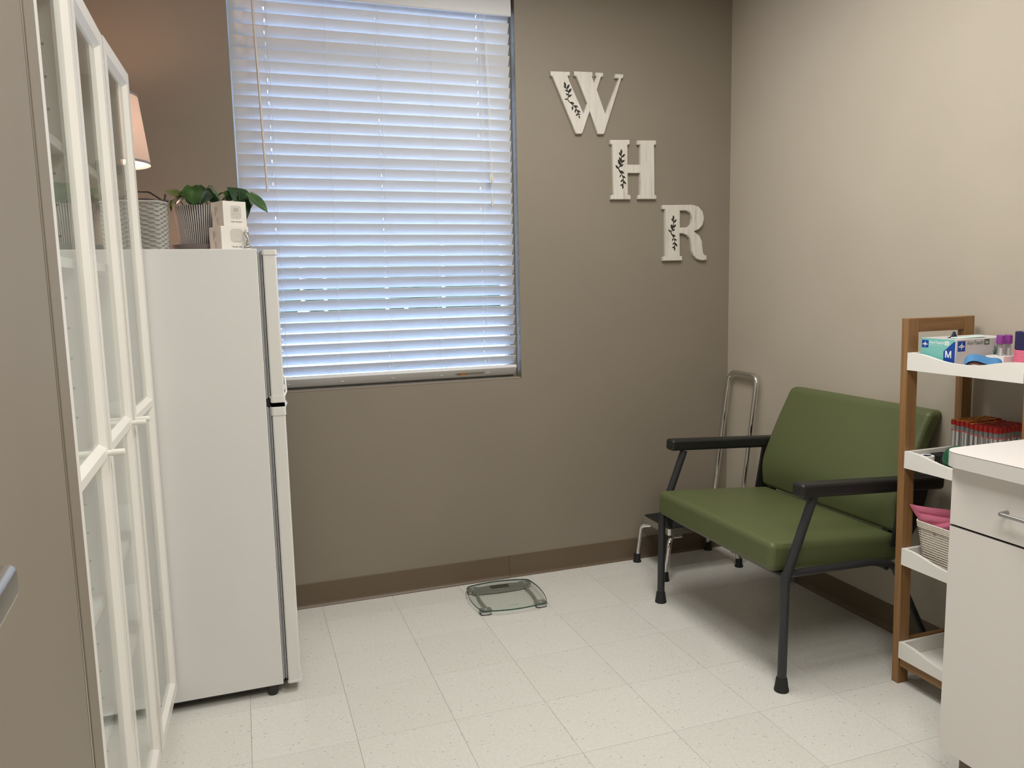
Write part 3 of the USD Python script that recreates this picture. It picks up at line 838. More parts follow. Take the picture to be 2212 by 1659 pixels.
# ---------------------------------------------------------------- on top of the fridge
FT = FTOP + .0004
lp = place("table_lamp", "lit table lamp with a tan linen shade on the fridge", "lamp", (-.393, 2.95, FT))
LC = (-.393, 2.95, 0)
pw(lp, "base", lathe([(0, FT), (.075, FT), (.075, FT + .012), (.035, FT + .022), (.022, FT + .05), (.040, FT + .10), (.046, FT + .14), (.030, FT + .19), (.012, FT + .22), (.010, FT + .25), (0, FT + .25)], 32, LC), M_saucer)
ring = [(.140, 1.788), (.1405, 1.788), (.116, 2.012), (.1155, 2.012)]
sh = pw(lp, "shade", lathe([(.1400, 1.788), (.1150, 2.012)], 64, LC), M_shade, True)
for trim in [lathe([(.1395, 1.787), (.1415, 1.787), (.1405, 1.795), (.1385, 1.795), (.1395, 1.787)], 64, LC), lathe([(.1155, 2.006), (.1170, 2.006), (.1165, 2.013), (.1148, 2.013), (.1155, 2.006)], 64, LC)]:
    pw(sh, "shade_trim", trim, M_saucer)
pw(sh, "spider", [tube([(LC[0] - .115, 2.95, 2.0), (LC[0] + .115, 2.95, 2.0)], .002, 6), tube([(LC[0], 2.95 - .115, 2.0), (LC[0], 2.95 + .115, 2.0)], .002, 6), tube([(LC[0], 2.95, 1.955), (LC[0], 2.95, 2.0)], .003, 6)], M_nickel)
pw(lp, "socket", lathe([(0, FT + .249), (.017, FT + .249), (.017, FT + .335), (0, FT + .335)], 20, LC), M_black)
bulb = lathe([(0, 1.825), (.013, 1.826), (.016, 1.86), (.029, 1.905), (.031, 1.93), (.026, 1.955), (.012, 1.968), (0, 1.970)], 24, LC)
pw(lp, "bulb", bulb, M_bulb, True)


def weave_wall(outline, z0, z1, rows, cols, amp, flare=0.0, nz=4, npc=4):
    """Closed wall of over-and-under weave; outline: closed polyline (n, 2)."""
    o = np.array(outline + [outline[0]], float)
    s = np.concatenate([[0], np.cumsum(np.linalg.norm(np.diff(o, axis=0), axis=1))])
    nu = cols * npc
    u = np.linspace(0, s[-1], nu, endpoint=False)
    P = np.stack([np.interp(u, s, o[:, 0]), np.interp(u, s, o[:, 1])], 1)
    tan = np.roll(P, -1, 0) - np.roll(P, 1, 0)
    nrm = np.stack([tan[:, 1], -tan[:, 0]], 1)
    nrm /= np.linalg.norm(nrm, axis=1, keepdims=True)
    cen = o[:-1].mean(0)
    nv = rows * nz
    V = []
    for j in range(nv + 1):
        row, fz = divmod(j, nz)
        a = abs(math.sin(math.pi * j / nz))
        over = np.tanh(2.2 * np.cos(np.pi * np.arange(nu) / npc + np.pi * (row % 2)))
        d = amp * (a * (.35 + .65 * over) - .2)
        z = z0 + (z1 - z0) * j / nv
        k = 1 + flare * j / nv
        Q = cen + (P - cen) * k + nrm * d[:, None]
        V.append(np.column_stack([Q, np.full(nu, z) + .15 * amp * np.sin(np.arange(nu) * 1.7 + j)]))
    V = np.vstack(V)
    f = []
    i = np.arange(nu)
    k = (i + 1) % nu
    for j in range(nv):
        f.append(np.stack([j * nu + i, j * nu + k, (j + 1) * nu + k, (j + 1) * nu + i], 1))
    f = np.vstack(f)
    m = trimesh.Trimesh(V, np.vstack([f[:, [0, 1, 2]], f[:, [0, 2, 3]]]), process=False)
    return m


bk = place("wicker_basket", "grey woven basket with dark wire handles on the fridge", "basket", (-.33, 2.77, FT))
ol = [(-.43, 2.69), (-.232, 2.69), (-.220, 2.695), (-.203, 2.735), (-.202, 2.755), (-.206, 2.815), (-.225, 2.845), (-.43, 2.845), (-.455, 2.82), (-.458, 2.72)]
pw(bk, "woven_wall", weave_wall(ol, FT, 1.640, 21, 40, .0046, 0.02, 4, 6), M_wicker, True)
pw(bk, "basket_floor", tf(prism(Polygon(ol).buffer(-.004), .004), None, (0, 0, FT + .002)), M_wicker, False)
rim = np.array([(x, y, 1.641) for x, y in ol + [ol[0]]])
cen = rim[:-1].mean(0)
rim[:, :2] = cen[:2] + (rim[:, :2] - cen[:2]) * 1.02
pw(bk, "rim", tube(rim, .0045, 8), M_wicker)
for yy, zz in ((2.71, 1.650), (2.765, 1.679)):
    pw(bk, "handle_wire", tube(fillet([(-.462, 2.755, 1.651), (-.42, yy, zz), (-.250, yy, zz), (-.207, 2.758, 1.649)], .02), .0026, 8), M_wire)
pw(bk, "handle_eye", [tube([(-.208, 2.752, 1.633), (-.202, 2.762, 1.671)], .0034, 8), tube([(-.218, 2.752, 1.651), (-.194, 2.764, 1.651)], .0034, 8), tube(fillet([(-.236, 2.692, 1.647), (-.205, 2.74, 1.645), (-.203, 2.80, 1.640)], .02), .0022, 8)], M_wire)

sc = solo("pot_saucer", lathe([(0, FT), (.078, FT), (.089, FT + .006), (.094, FT + .024), (.089, FT + .024), (.084, FT + .010), (0, FT + .0095)], 48, (-.108, 2.87, 0)), M_saucer, "mauve grey round saucer under the striped plant pot", "saucer")
PC = (-.108, 2.87, 0)
PB, PTZ = FT + .0102, 1.643
pl = place("potted_plant", "pothos vine in a black and white ribbed pot on the fridge", "plant", (PC[0], PC[1], PB))
R0, R1 = .064, .081


def prad(s):
    return R0 + (R1 - R0) * (.62 * s + .38 * s ** 4)


prof = [(0, PB)] + [(prad(s), PB + (PTZ - PB) * s) for s in np.linspace(0, 1, 9)] + [(R1 - .006, PTZ), (R1 - .010, PTZ - .016), (0, PTZ - .017)]
pot = pw(pl, "pot", lathe(prof, 72, PC), M_potdark, 50)
ribs = []
NR = 68
for k in range(NR):
    a = 2 * math.pi * (k + .5) / NR
    pts = [((prad(s) + .0006) * math.cos(a) + PC[0], (prad(s) + .0006) * math.sin(a) + PC[1], PB + .001 + (PTZ - PB - .001) * s) for s in np.linspace(0, 1, 7)]
    ribs.append(tube(pts, .0022, 6))
pw(pot, "ribs", ribs, M_potrib, 60, kind="stuff", label="white upright ribs")
pw(pl, "soil", lathe([(0, PTZ - .0168), (R1 - .0115, PTZ - .0168), (R1 - .0115, PTZ - .013), (0, PTZ - .010)], 32, PC), M_soil)


def leaf_mesh(base, tip, width, facing, fold=.25, droop=.15, heart=.32):
    """Heart shaped leaf from its stalk end (base) to its point; facing: direction its upper side looks to."""
    base, tip, facing = np.array(base, float), np.array(tip, float), np.array(facing, float)
    d = tip - base
    L = np.linalg.norm(d)
    d = d / L
    up = facing - (facing @ d) * d
    up /= np.linalg.norm(up)
    sd = np.cross(d, up)
    nu, nv = 15, 9
    V = []
    for i in range(nu):
        s = i / (nu - 1)
        w = width / 2 * (math.sin(math.pi * min(1, (s * .80 + .20)) ** .9) ** .75 if s < 1 else 0)
        w = width / 2 * ((1 - ((s - heart) / (1 - heart)) ** 1.45) if s > heart else (1 - .55 * ((heart - s) / heart) ** 2.2))
        back = -.13 * L * max(0, (heart - s) / heart) ** 1.3
        for j in range(nv):
            t = -1 + 2 * j / (nv - 1)
            p = base + d * (s * L + back * (abs(t) ** .7 - .15)) + sd * t * w + up * (-fold * w * (1 - abs(t)) + .10 * w * math.sin(3 * s + 2 * t) - droop * L * (s - .25) ** 2 + .02 * L)
            V.append(p)
    V = np.array(V)
    f = []
    for i in range(nu - 1):
        for j in range(nv - 1):
            a = i * nv + j
            f += [[a, a + 1, a + nv + 1], [a, a + nv + 1, a + nv]]
    n0 = len(V)
    th = .0007
    V2 = np.vstack([V, V - up * th])
    f = np.array(f)
    f2 = np.vstack([f, f[:, ::-1] + n0])
    return trimesh.Trimesh(V2, f2, process=False)


# base, tip, width, facing, colour, joint of the stalk at the soil
ZS = PTZ - .014
LEAVES = [
    ((-.165, 2.79, 1.688), (-.205, 2.80, 1.698), .030, (.2, -.8, .6), 2, (-.135, 2.83)),
    ((-.160, 2.80, 1.690), (-.128, 2.80, 1.684), .026, (.3, -.6, .7), 2, (-.130, 2.84)),
    ((-.120, 2.755, 1.706), (-.117, 2.755, 1.648), .064, (-.1, -.9, .5), 1, (-.100, 2.84)),
    ((-.083, 2.80, 1.708), (-.100, 2.79, 1.655), .062, (.25, -.8, .6), 0, (-.095, 2.85)),
    ((-.150, 2.80, 1.692), (-.178, 2.78, 1.652), .042, (-.5, -.7, .4), 0, (-.125, 2.85)),
    ((-.186, 2.795, 1.665), (-.192, 2.79, 1.630), .020, (-.7, -.6, .2), 1, (-.150, 2.84)),
    ((-.062, 2.80, 1.712), (-.037, 2.79, 1.668), .030, (.75, -.3, .6), 1, (-.080, 2.85)),
    ((-.070, 2.815, 1.690), (-.045, 2.80, 1.655), .040, (.3, -.8, .3), 0, (-.085, 2.86)),
    ((-.105, 2.90, 1.715), (-.150, 2.93, 1.690), .060, (-.2, -.5, .8), 0, (-.105, 2.87)),
    ((-.135, 2.87, 1.690), (-.095, 2.84, 1.650), .055, (.1, -.8, .6), 0, (-.115, 2.87)),
    ((-.010, 2.80, 1.690), (-.030, 2.80, 1.695), .026, (-.3, -.8, .6), 1, (-.065, 2.86)),
    ((-.004, 2.80, 1.690), (-.018, 2.79, 1.660), .032, (-.4, -.8, .3), 0, (-.065, 2.87)),
    ((.042, 2.79, 1.672), (-.014, 2.80, 1.716), .074, (.35, -.75, .6), 0, (-.050, 2.86)),
    ((.040, 2.80, 1.690), (.050, 2.79, 1.636), .062, (.5, -.8, .3), 0, (-.050, 2.85)),
    ((.056, 2.77, 1.688), (.110, 2.75, 1.630), .062, (.55, -.65, .6), 1, (-.045, 2.85)),
    ((.032, 2.795, 1.680), (.038, 2.78, 1.600), .048, (.3, -.9, .2), 0, (-.050, 2.84)),
]
for b, tp, w, fc, mc, (sx, sy) in LEAVES:
    b, tp = np.array(b) - [0, 0, .010], np.array(tp) - [0, 0, .010]
    pw(pl, "leaf", leaf_mesh(b, tp, w, fc), M_leaf[mc], True)
    b = np.array(b)
    mid = np.array([(b[0] + sx) / 2, (b[1] + sy) / 2, max(b[2], ZS) + .006])
    pw(pl, "stem", tube(spline([(sx, sy, ZS), mid, b], 12), .0014, 6), M_stem, True)


def carton(label, x, y, z, w, h, rz, pic, words, wh, bottom):
    t = thing("small_carton", label, "box", (x, y, z), rz)
    part(t, "carton", rbox(-w / 2, w / 2, -w / 2, w / 2, 0, h, .0012, 2), M_carton)
    f = -w / 2 - .0003
    if pic == "alarm":
        part(t, "device_picture", tf(prism(rrect(.036, .042, .007), .0003), ROT_FRONT, (.004, f + .0003, h * .56)), M_printlight, False)
        part(t, "device_detail", join([tf(prism(rrect(.016, .012, .003), .0003), ROT_FRONT, (.004, f, h * .66)), tf(prism(rrect(.003, .0035, .0015), .0003), ROT_FRONT, (.006, f, h * .385))] +
             [tf(prism(rrect(.0022, .0018, .0008), .0003), ROT_FRONT, (-.007 + .0065 * k, f, h * .53)) for k in range(4)] + [tf(prism(rrect(.030, .0006, .0003), .0003), ROT_FRONT, (.004, f, h * .475))]), M_print, False)
    else:
        part(t, "device_picture", tf(prism(rrect(.044, .044, .013), .0003), ROT_FRONT, (.006, f + .0003, h * .60)), M_printlight, False)
        part(t, "device_detail", join([tf(prism(rrect(.009, .0012, .0005), .0003), ROT_FRONT, (.006, f, h * .60)), tf(prism(rrect(.020, .0014, .0006), .0003), ROT_FRONT, (.006, f, h * .36))]), M_print, False)
    m = text(words, wh)
    m.apply_translation([-m.bounds[:, 0].mean(), 0, 0])
    part(t, "printed_words", tf(m, ROT_FRONT, (.004, f + .0002, bottom)), M_printdark, False)
    lines = []
    for k in range(7):                       # fine print running up the narrow left face
        L = (.030, .030, .024, .028, .018, .014, .020)[k]
        lines.append(tf(prism(rrect(.0011, L, .0004), .0003), ROT_LEFT, (f + .0003, .016 - .0027 * k, h * .80 - L / 2)))
    for k in range(4):
        L = (.010, .022, .026, .020)[k]
        lines.append(tf(prism(rrect(.0011, L, .0004), .0003), ROT_LEFT, (f + .0003, .006 - .0035 * k, h * .38 - L / 2)))
    part(t, "fine_print", join(lines), M_print, False)
    return t


carton("white carton showing a round cornered hub, lower of the two stacked on the fridge", -.018, 2.735, FT, .092, .0745, 24, "hub", "YoLink Hub", .0048, .0075)
carton("white carton showing a small alarm, upper of the two stacked on the fridge", -.014, 2.737, FT + .0749, .079, .0790, 27, "alarm", "Power Fail Alarm", .0034, .013)

hk = place("swivel_hook", "small chrome swivel hook standing on the fridge corner by the cartons", "hook", (.036, 2.645, FT))
pw(hk, "base", lathe([(0, FT), (.0125, FT), (.014, FT + .004), (.0125, FT + .009), (.006, FT + .010), (.006, FT + .019), (.004, FT + .020), (.004, FT + .027), (0, FT + .027)], 24, (.036, 2.645, 0)), M_chrome)
pw(hk, "hook", tube(spline([(.036, 2.645, FT + .024), (.034, 2.644, FT + .035), (.029, 2.643, FT + .046), (.0315, 2.643, FT + .0545), (.037, 2.644, FT + .054), (.040, 2.645, FT + .046), (.0415, 2.645, FT + .038)], 30), .0029, 10), M_chrome)
tg = Polygon([(0, 0), (.012, 0), (.0135, .020), (.011, .045), (.006, .062), (.002, .068), (0, .06)])
solo("plastic_tag", tf(prism(tg, .0022, .0005), ROT_FRONT, (.030, 2.700, FT)), M_blind, "slim white plastic tag standing behind the cartons on the fridge", "tag")

# ---------------------------------------------------------------- bathroom scale
SCX, SCY, SROT = 1.020, 3.098, -3.0
scl = thing("bathroom_scale", "clear glass bathroom scale with a grey display on the floor", "scale", (SCX, SCY, 0), SROT)


def sup(w, d, bulge, r):
    p = []
    k = np.linspace(-1, 1, 15)
    p += [(w / 2 * t, -d / 2 - bulge * (1 - t * t)) for t in k]
    p += [(w / 2 + bulge * .8 * (1 - t * t), d / 2 * t) for t in k[1:]]
    p += [(-w / 2 * t, d / 2 + bulge * (1 - t * t)) for t in k[1:]]
    p += [(-w / 2 - bulge * .8 * (1 - t * t), -d / 2 * t) for t in k[1:-1]]
    return Polygon(p).buffer(-r, 8).buffer(r, 8)


SO = sup(.285, .275, .024, .030)
part(scl, "glass_plate", tf(prism(SO, .006, .001), None, (0, 0, .019)), M_scaleglass, 30)
part(scl, "plate_edge", tf(prism(SO.buffer(.0004).difference(SO.buffer(-.0012)), .0052), None, (0, 0, .0194)), M_edgeglass, 30)
w = .128
disp = Polygon([(-w, .078), (w, .078), (w * .98, .118)] + [(w * .98 * t, .118 + .020 * (1 - t * t)) for t in np.linspace(.9, -.9, 9)] + [(-w * .98, .118)] ).buffer(0)
low = Polygon([(w * t, .070 + .012 * t * t) for t in np.linspace(-1, 1, 13)] + [(w, .13), (-w, .13)])
hs = disp.union(low).intersection(SO.buffer(-.008))
hous = part(scl, "display_housing", tf(prism(hs, .0135, .003), None, (0, 0, .0052)), M_greyplastic, 40)
part(hous, "lcd", tf(prism(rrect(.084, .040, .002), .0006), None, (0, .109, .0184)), M_lcd, False)
part(hous, "lcd_edge", tf(prism(rrect(.084, .0040, .0010), .0006), None, (0, .1310, .0184)), M_white, False)
for sx in (-1, 1):
    part(scl, "side_bar", tube([(sx * .112, .085, .0135), (sx * .118, 0, .0135), (sx * .112, -.10, .0135)], .0052, 8, flat=.004), M_greyplastic)
    for sy in (-1, 1):
        cx, cy = sx * .121, sy * .116
        f = part(scl, "foot", tf(prism(rrect(.042, .036, .010), .0125), None, (cx, cy, .0003)), M_steel, 40)
        part(f, "foot_cap", tf(prism(rrect(.052, .046, .011), .0052, .001), None, (cx, cy, .0134)), M_greyplastic, 40)
        part(f, "foot_pad", tf(prism(rrect(.044, .038, .010), .0022), None, (cx, cy, .0001)), M_rubber, False)
        for a in (28, -28):
            part(f, "cross_line", tf(prism(rrect(.0022, .030, .001), .0003), Rz(a), (cx, cy, .0187)), M_whiteprint, False)
m = text("TAYLOR", .008, .0002)
m.apply_translation([-m.bounds[:, 0].mean(), -.128, .0251])
part(scl, "printed_words", m, M_greyprint, False)

# ---------------------------------------------------------------- green chair
ch = place("armchair", "wide green vinyl armchair with black arms in the corner", "armchair", (1.93, 2.43, 0))
CY0, CY1 = 2.030, 2.822          # planes of the two side frames
seat = cushion((.545, .738, .098), .022, (12, 14, 4), .008)
seat.apply_transform(trimesh.transformations.rotation_matrix(math.radians(4.0), [0, 1, 0]))
st_ = pw(ch, "seat", tf(seat, None, (1.868, 2.428, .432)), M_green, True)
back = cushion((.066, .745, .425), .021, (4, 14, 14), 0)
v = np.array(back.vertices)
zz = v[:, 2]
s_ = (zz + .2125) / .425
lean = np.interp(s_, [0, .14, .28, .42, .6, .8, 1.0], [0, -.006, -.006, .016, .052, .095, .140])
lean = np.where(True, CubicSpline([0, .14, .28, .42, .6, .8, 1.0], [0, -.007, -.004, .018, .053, .096, .142])(np.clip(s_, 0, 1)), 0)
v[:, 0] += lean + .010 * (np.abs(v[:, 1]) / .371) ** 2 * 0
v[:, 0] -= .006 * np.cos(np.clip(v[:, 1] / .371, -1, 1) * math.pi / 2) * np.sin(np.clip(s_, 0, 1) * math.pi) * (v[:, 0] < lean)
v[:, 2] -= .10 * (v[:, 0] - lean) * np.clip(s_, 0, 1)
back = trimesh.Trimesh(v, back.faces, process=False)
bk_ = pw(ch, "backrest", tf(back, None, (2.146, 2.428, .680)), M_green, True)


def stitch(path, pitch=.006, r=.0006):
    p = spline(path, 160)
    d = np.concatenate([[0], np.cumsum(np.linalg.norm(np.diff(p, axis=0), axis=1))])
    out = []
    s = 0
    while s + pitch * .7 < d[-1]:
        a = np.array([np.interp(s, d, p[:, k]) for k in range(3)])
        b = np.array([np.interp(s + pitch * .65, d, p[:, k]) for k in range(3)])
        out.append(tube([a, b], r, 4))
        s += pitch
    return out


def bline(side, dx, z):
    q = np.clip((np.array(z) - .4675) / .425, 0, 1)
    return 2.146 + CubicSpline([0, .14, .28, .42, .6, .8, 1.0], [0, -.007, -.004, .018, .053, .096, .142])(q) + dx


zz = np.linspace(.50, .868, 14)
for sd, y in ((0, 2.0562), (1, 2.7998)):
    px_ = bline(sd, -.0205, zz)
    pw(bk_, "stitching", stitch([(a, y, b) for a, b in zip(px_, zz)]), M_thread, False, kind="stuff")
pw(st_, "stitching", stitch([(1.625, 2.062, .412), (1.622, 2.061, .45), (1.626, 2.064, .484), (1.650, 2.064, .492), (1.69, 2.0635, .490)]), M_thread, False, kind="stuff")
for i, y in enumerate((CY0, CY1)):
    sg = 1 if i == 0 else -1
    leg = fillet([(1.627, y, .004), (1.632, y, .385), (1.7365, y, .652)], .10, 8)
    l1 = pw(ch, "front_leg", tube(leg, .0152, 18), M_frame)
    pw(l1, "rubber_tip", lathe([(0, 0), (.0235, 0), (.0245, .005), (.0225, .012), (.0185, .042), (.0175, .046), (0, .046)], 24, (1.627, y, 0)), M_rubber)
    rail = fillet([(1.640, y + sg * .006, .398), (1.985, y + sg * .006, .392), (2.085, y + sg * .004, .374), (2.255, y, .055), (2.275, y, .004)], [.08, .07, .02], 8)
    l2 = pw(ch, "rear_leg", tube(rail, .0125, 16), M_frame)
    pw(l2, "rubber_tip", lathe([(0, 0), (.0205, 0), (.0215, .005), (.0160, .040), (0, .040)], 20, (2.274, y, 0)), M_rubber)
    arm = cushion((.605, .052, .047), .012, (14, 4, 3), 0)
    v = np.array(arm.vertices)
    v[:, 2] += np.where(v[:, 0] < -.2, 0, 0) - .010 * np.clip(-v[:, 0] / .3 - .75, 0, 1) ** 2 * 4 * (v[:, 2] < 0) * 0
    v[:, 1] *= 1 + .10 * np.clip(-v[:, 0] / .3, 0, 1)
    arm = trimesh.Trimesh(v, arm.faces, process=False)
    pw(ch, "armrest", tf(arm, Ry(3.1), (1.968, y - sg * .004, .6655)), M_black, True)
    sup_ = Polygon([(2.085, .43), (2.150, .43), (2.205, .51), (2.245, .645), (2.125, .653)]).buffer(-.006).buffer(.006)
    pw(ch, "arm_bracket", tf(prism(sup_, .012, .002), ROT_FRONT, (0, y + sg * .014 + .006, 0)), M_black)
    pw(ch, "back_bracket", tf(prism(Polygon([(2.095, .372), (2.118, .372), (2.155, .53), (2.13, .53)]), .03, .002), ROT_FRONT, (0, y + sg * .075 + .015, 0)), M_black)
    pw(ch, "glide_bracket", tf(prism(Polygon([(1.640, .398), (1.640, .372), (1.652, .335), (1.662, .33), (1.672, .40)]), .014, .002), ROT_FRONT, (0, y + sg * .026 + .007, 0)), M_black)
for x, z in ((1.662, .379), (2.06, .365)):
    pw(ch, "cross_rail", tube([(x, CY0 + .004, z), (x, CY1 - .004, z)], .0115, 14), M_frame)

# ---------------------------------------------------------------- step stool
ss = place("step_stool", "chrome step stool with a tall handrail and black mat behind the chair", "step stool", (1.98, 3.17, 0))
PX0, PX1, PY0, PY1, PZ = 1.795, 2.150, 3.045, 3.300, .232
rim_ = arr(Manifold.extrude(CrossSection([list(rrect(PX1 - PX0, PY1 - PY0, .016).exterior.coords)[:-1]], m3.FillRule.EvenOdd), .030).translate([0, 0, 0]) - Manifold.cube([PX1 - PX0 - .012, PY1 - PY0 - .012, .03], True).translate([0, 0, -.003]))
pf = pw(ss, "platform", tf(rim_, None, ((PX0 + PX1) / 2, (PY0 + PY1) / 2, PZ - .030)), M_chrome, 30)
mat_ = [tf(prism(rrect(PX1 - PX0 - .020, PY1 - PY0 - .020, .010), .003, .0006), None, ((PX0 + PX1) / 2, (PY0 + PY1) / 2, PZ))]
for k in range(16):
    y = PY0 + .018 + k * (PY1 - PY0 - .036) / 15
    mat_.append(rbox(PX0 + .016, PX1 - .016, y - .003, y + .003, PZ + .0028, PZ + .0044, .0006))
pw(ss, "rubber_mat", mat_, M_rubber, 40)
for fx, tx, y in ((1.768, 1.83, 3.028), (1.768, 1.83, 3.296), (2.182, 2.11, 3.050), (2.182, 2.11, 3.312)):
    yy = min(max(y, PY0 + .03), PY1 - .03)
    pth = fillet([(fx, y, .012), (fx + (.022 if fx < 2 else -.02), y, PZ - .052), (tx, yy, PZ - .046), (tx + (.05 if fx < 2 else -.05), yy, PZ - .046)], [.045, .02], 8)
    lg = pw(ss, "leg", tube(pth, .0115, 16), M_chrome)
    pw(lg, "rubber_tip", lathe([(0, 0), (.0195, 0), (.0200, .004), (.0165, .012), (.0150, .042), (0, .042)], 22, (fx, y, 0)), M_rubber)
hr = fillet([(2.168, 3.062, .06), (2.215, 3.062, .40), (2.280, 3.066, .912), (2.280, 3.284, .912), (2.215, 3.290, .40), (2.168, 3.290, .06)], [.3, .052, .052, .3], 10)
pw(ss, "handrail", tube(hr, .0118, 18), M_chrome)
for y in (3.062, 3.290):
    pw(ss, "bolt", tube([(2.145, y - .006, .075), (2.188, y - .006, .075)], .0042, 10), M_chrome)
    pw(ss, "bolt", tube([(2.150, y - .004, .20), (2.200, y - .004, .20)], .0042, 10), M_chrome)

# ---------------------------------------------------------------- worktop and base cabinet
CX, CYE = 1.694, 1.475
cb = place("base_cabinet", "off white base cabinet with a drawer over a door at the right edge", "cabinet", (2.0, 1.2, 0))
pw(cb, "body", plain(CX + .020, XR - .004, -.6, CYE - .001, .11, .880), M_cab, False)
pw(cb, "toe_kick", plain(CX + .075, XR - .02, -.6, CYE - .002, 0, .1095), M_base, False)
dw = pw(cb, "drawer", rbox(CX, CX + .0195, CYE - .46, CYE, .7265, .879, .0012), M_cab)
pw(cb, "door", rbox(CX, CX + .0195, CYE - .46, CYE, .110, .7220, .0012), M_cab)
pw(cb, "drawer", rbox(CX, CX + .0195, CYE - .925, CYE - .463, .7265, .879, .0012), M_cab)
pw(cb, "door", rbox(CX, CX + .0195, CYE - .925, CYE - .463, .110, .7220, .0012), M_cab)
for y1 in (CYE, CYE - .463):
    pw(cb, "dark_gap_edge", rbox(CX + .0003, CX + .0192, y1 - .458, y1 - .0004, .7220, .7232, .0002), M_line)  # thin dark plate added on the door top so the drawer gap reads dark
HY = 1.318
hpath = fillet([(CX, HY, .798), (CX - .029, HY, .798), (CX - .029, HY - .105, .798), (CX, HY - .105, .798)], .011, 8)
pw(dw, "handle", tube(hpath, .0048, 14), simple("satin_grey", (0.36, 0.355, 0.35), 0.38, metal=0.8))
WF, WE, WR_ = 1.667, 1.494, .055
wtp = unary_union([Polygon([(WF + WR_, WE), (XR - .002, WE), (XR - .002, -.6), (WF, -.6), (WF, WE - WR_)]), Polygon([(WF + WR_ + WR_ * math.cos(a), WE - WR_ + WR_ * math.sin(a)) for a in np.linspace(0, 2 * math.pi, 48, endpoint=False)])]).buffer(.0001)
wt = place("worktop", "white laminate worktop with a rounded corner over the base cabinet", "worktop", (2.0, 1.2, .8815))
pw(wt, "edge_band", tf(prism(wtp, .0360), None, (0, 0, .8815)), M_topedge, 40)
pw(wt, "joint_line", tf(prism(wtp.buffer(-.0004), .0010), None, (0, 0, .9175)), M_line, 40)
pw(wt, "top_sheet", tf(prism(wtp.buffer(-.0003), .0014), None, (0, 0, .9185)), M_top, 40)

# ---------------------------------------------------------------- ladder shelf
LEAN = -0.85
sx0, sx1, sy0, sy1 = 2.016, 2.296, 1.504, 1.953      # unit, before its slight lean
PW, PD, SH = .044, .027, 1.228


def leaning(m):
    """The frame leans a little towards the room; its trays stay level."""
    m = m.copy()
    v = np.array(m.vertices)
    v[:, 0] += v[:, 2] * math.tan(math.radians(LEAN))
    return trimesh.Trimesh(v, m.faces, process=False)


sf = place("ladder_shelf", "brown wooden four tier shelf with white wavy trays between chair and worktop", "shelf", (2.016, 1.745, 0))
for y0 in (sy1 - PD, sy0):
    for x0 in (sx0, sx1 - PW):
        pw(sf, "post", leaning(rbox(x0, x0 + PW, y0, y0 + PD, 0, SH, .0016)), M_wood_z)
    pw(sf, "top_rail", leaning(rbox(sx0 + PW + .0003, sx1 - PW - .0003, y0 + .001, y0 + PD - .001, SH - .044, SH - .0005, .0014)), M_wood_x)
    pw(sf, "lower_rail", leaning(rbox(sx0 + PW + .0003, sx1 - PW - .0003, y0 + .004, y0 + PD - .004, .114, .150, .0014)), M_wood_x)
for x0 in (sx0 + .004, sx1 - .026):
    pw(sf, "long_rail", rbox(x0, x0 + .022, sy0 + PD + .0003, sy1 - PD - .0003, .062, .0925, .0014), M_wood_y)
ty0, ty1 = sy0 + PD + .0006, sy1 - PD - .0006
TRAYZ = [1.064, .744, .418, .0935]


def tray(z):
    L = ty1 - ty0
    t = .012
    off = (z + .03) * math.tan(math.radians(LEAN))
    sx0, sx1 = 2.016 + off, 2.296 + off
    ys = np.linspace(0, L, 41)
    wave = .056 - .022 * np.array([np.interp(min(y, L - y) / L, [0, .07, .16, .30, .42, .5], [0, 0, .12, .72, .98, 1.0]) for y in ys])
    k = np.ones(7) / 7
    wave = np.convolve(np.pad(wave, 3, mode="edge"), k, "valid")
    front = Polygon([(0, 0), (L, 0)] + [(y, h) for y, h in zip(ys[::-1], wave[::-1])])
    # drawing x -> +y, y -> z, extrude -> +x
    M = np.array([[0, 0, 1], [1, 0, 0], [0, 1, 0]], float)
    p = pw(sf, "tray", tf(prism(front, t), M, (sx0 - .0012, ty0, z)), M_tray, 40)
    pw(p, "tray_side", rbox(sx0 + t - .001, sx1 - t - .001, ty1 - t, ty1, z, z + .056, .001), M_tray)
    pw(p, "tray_side", rbox(sx0 + t - .001, sx1 - t - .001, ty0, ty0 + t, z, z + .056, .001), M_tray)
    pw(p, "tray_side", rbox(sx1 - t - .001, sx1 - .001, ty0, ty1, z, z + .056, .001), M_tray)
    pw(p, "tray_bottom", rbox(sx0 + t - .001, sx1 - t - .001, ty0 + t, ty1 - t, z + .002, z + .008, .0005), M_tray)


for z in TRAYZ:
    tray(z)


# ---- top tray
T1 = TRAYZ[0] + .012
gx0, gx1, gy0, gy1, gz0, gz1 = 2.030, 2.262, 1.776, 1.9045, T1, 1.168
gb = place("glove_box", "teal and white box of medium exam gloves on the top tray", "box", ((gx0 + gx1) / 2, (gy0 + gy1) / 2, gz0))
pw(gb, "carton", rbox(gx0, gx1, gy0, gy1, gz0, gz1, .0008), M_glovewhite)
pw(gb, "teal_end", plain(gx0 - .0004, gx0 + .001, gy0 + .004, gy1 - .0004, gz0 + .0004, gz1 - .0004), M_teal, False)


def on_end(m, y, z, off=.0006):          # drawing placed on the teal end: reads towards the viewer
    return tf(m, ROT_LEFT, (gx0 - .0002 - off + .0004, y, z))


def on_side(m, x, z, off=.0002):
    return tf(m, ROT_FRONT, (x, gy0 - off + .0002, z))


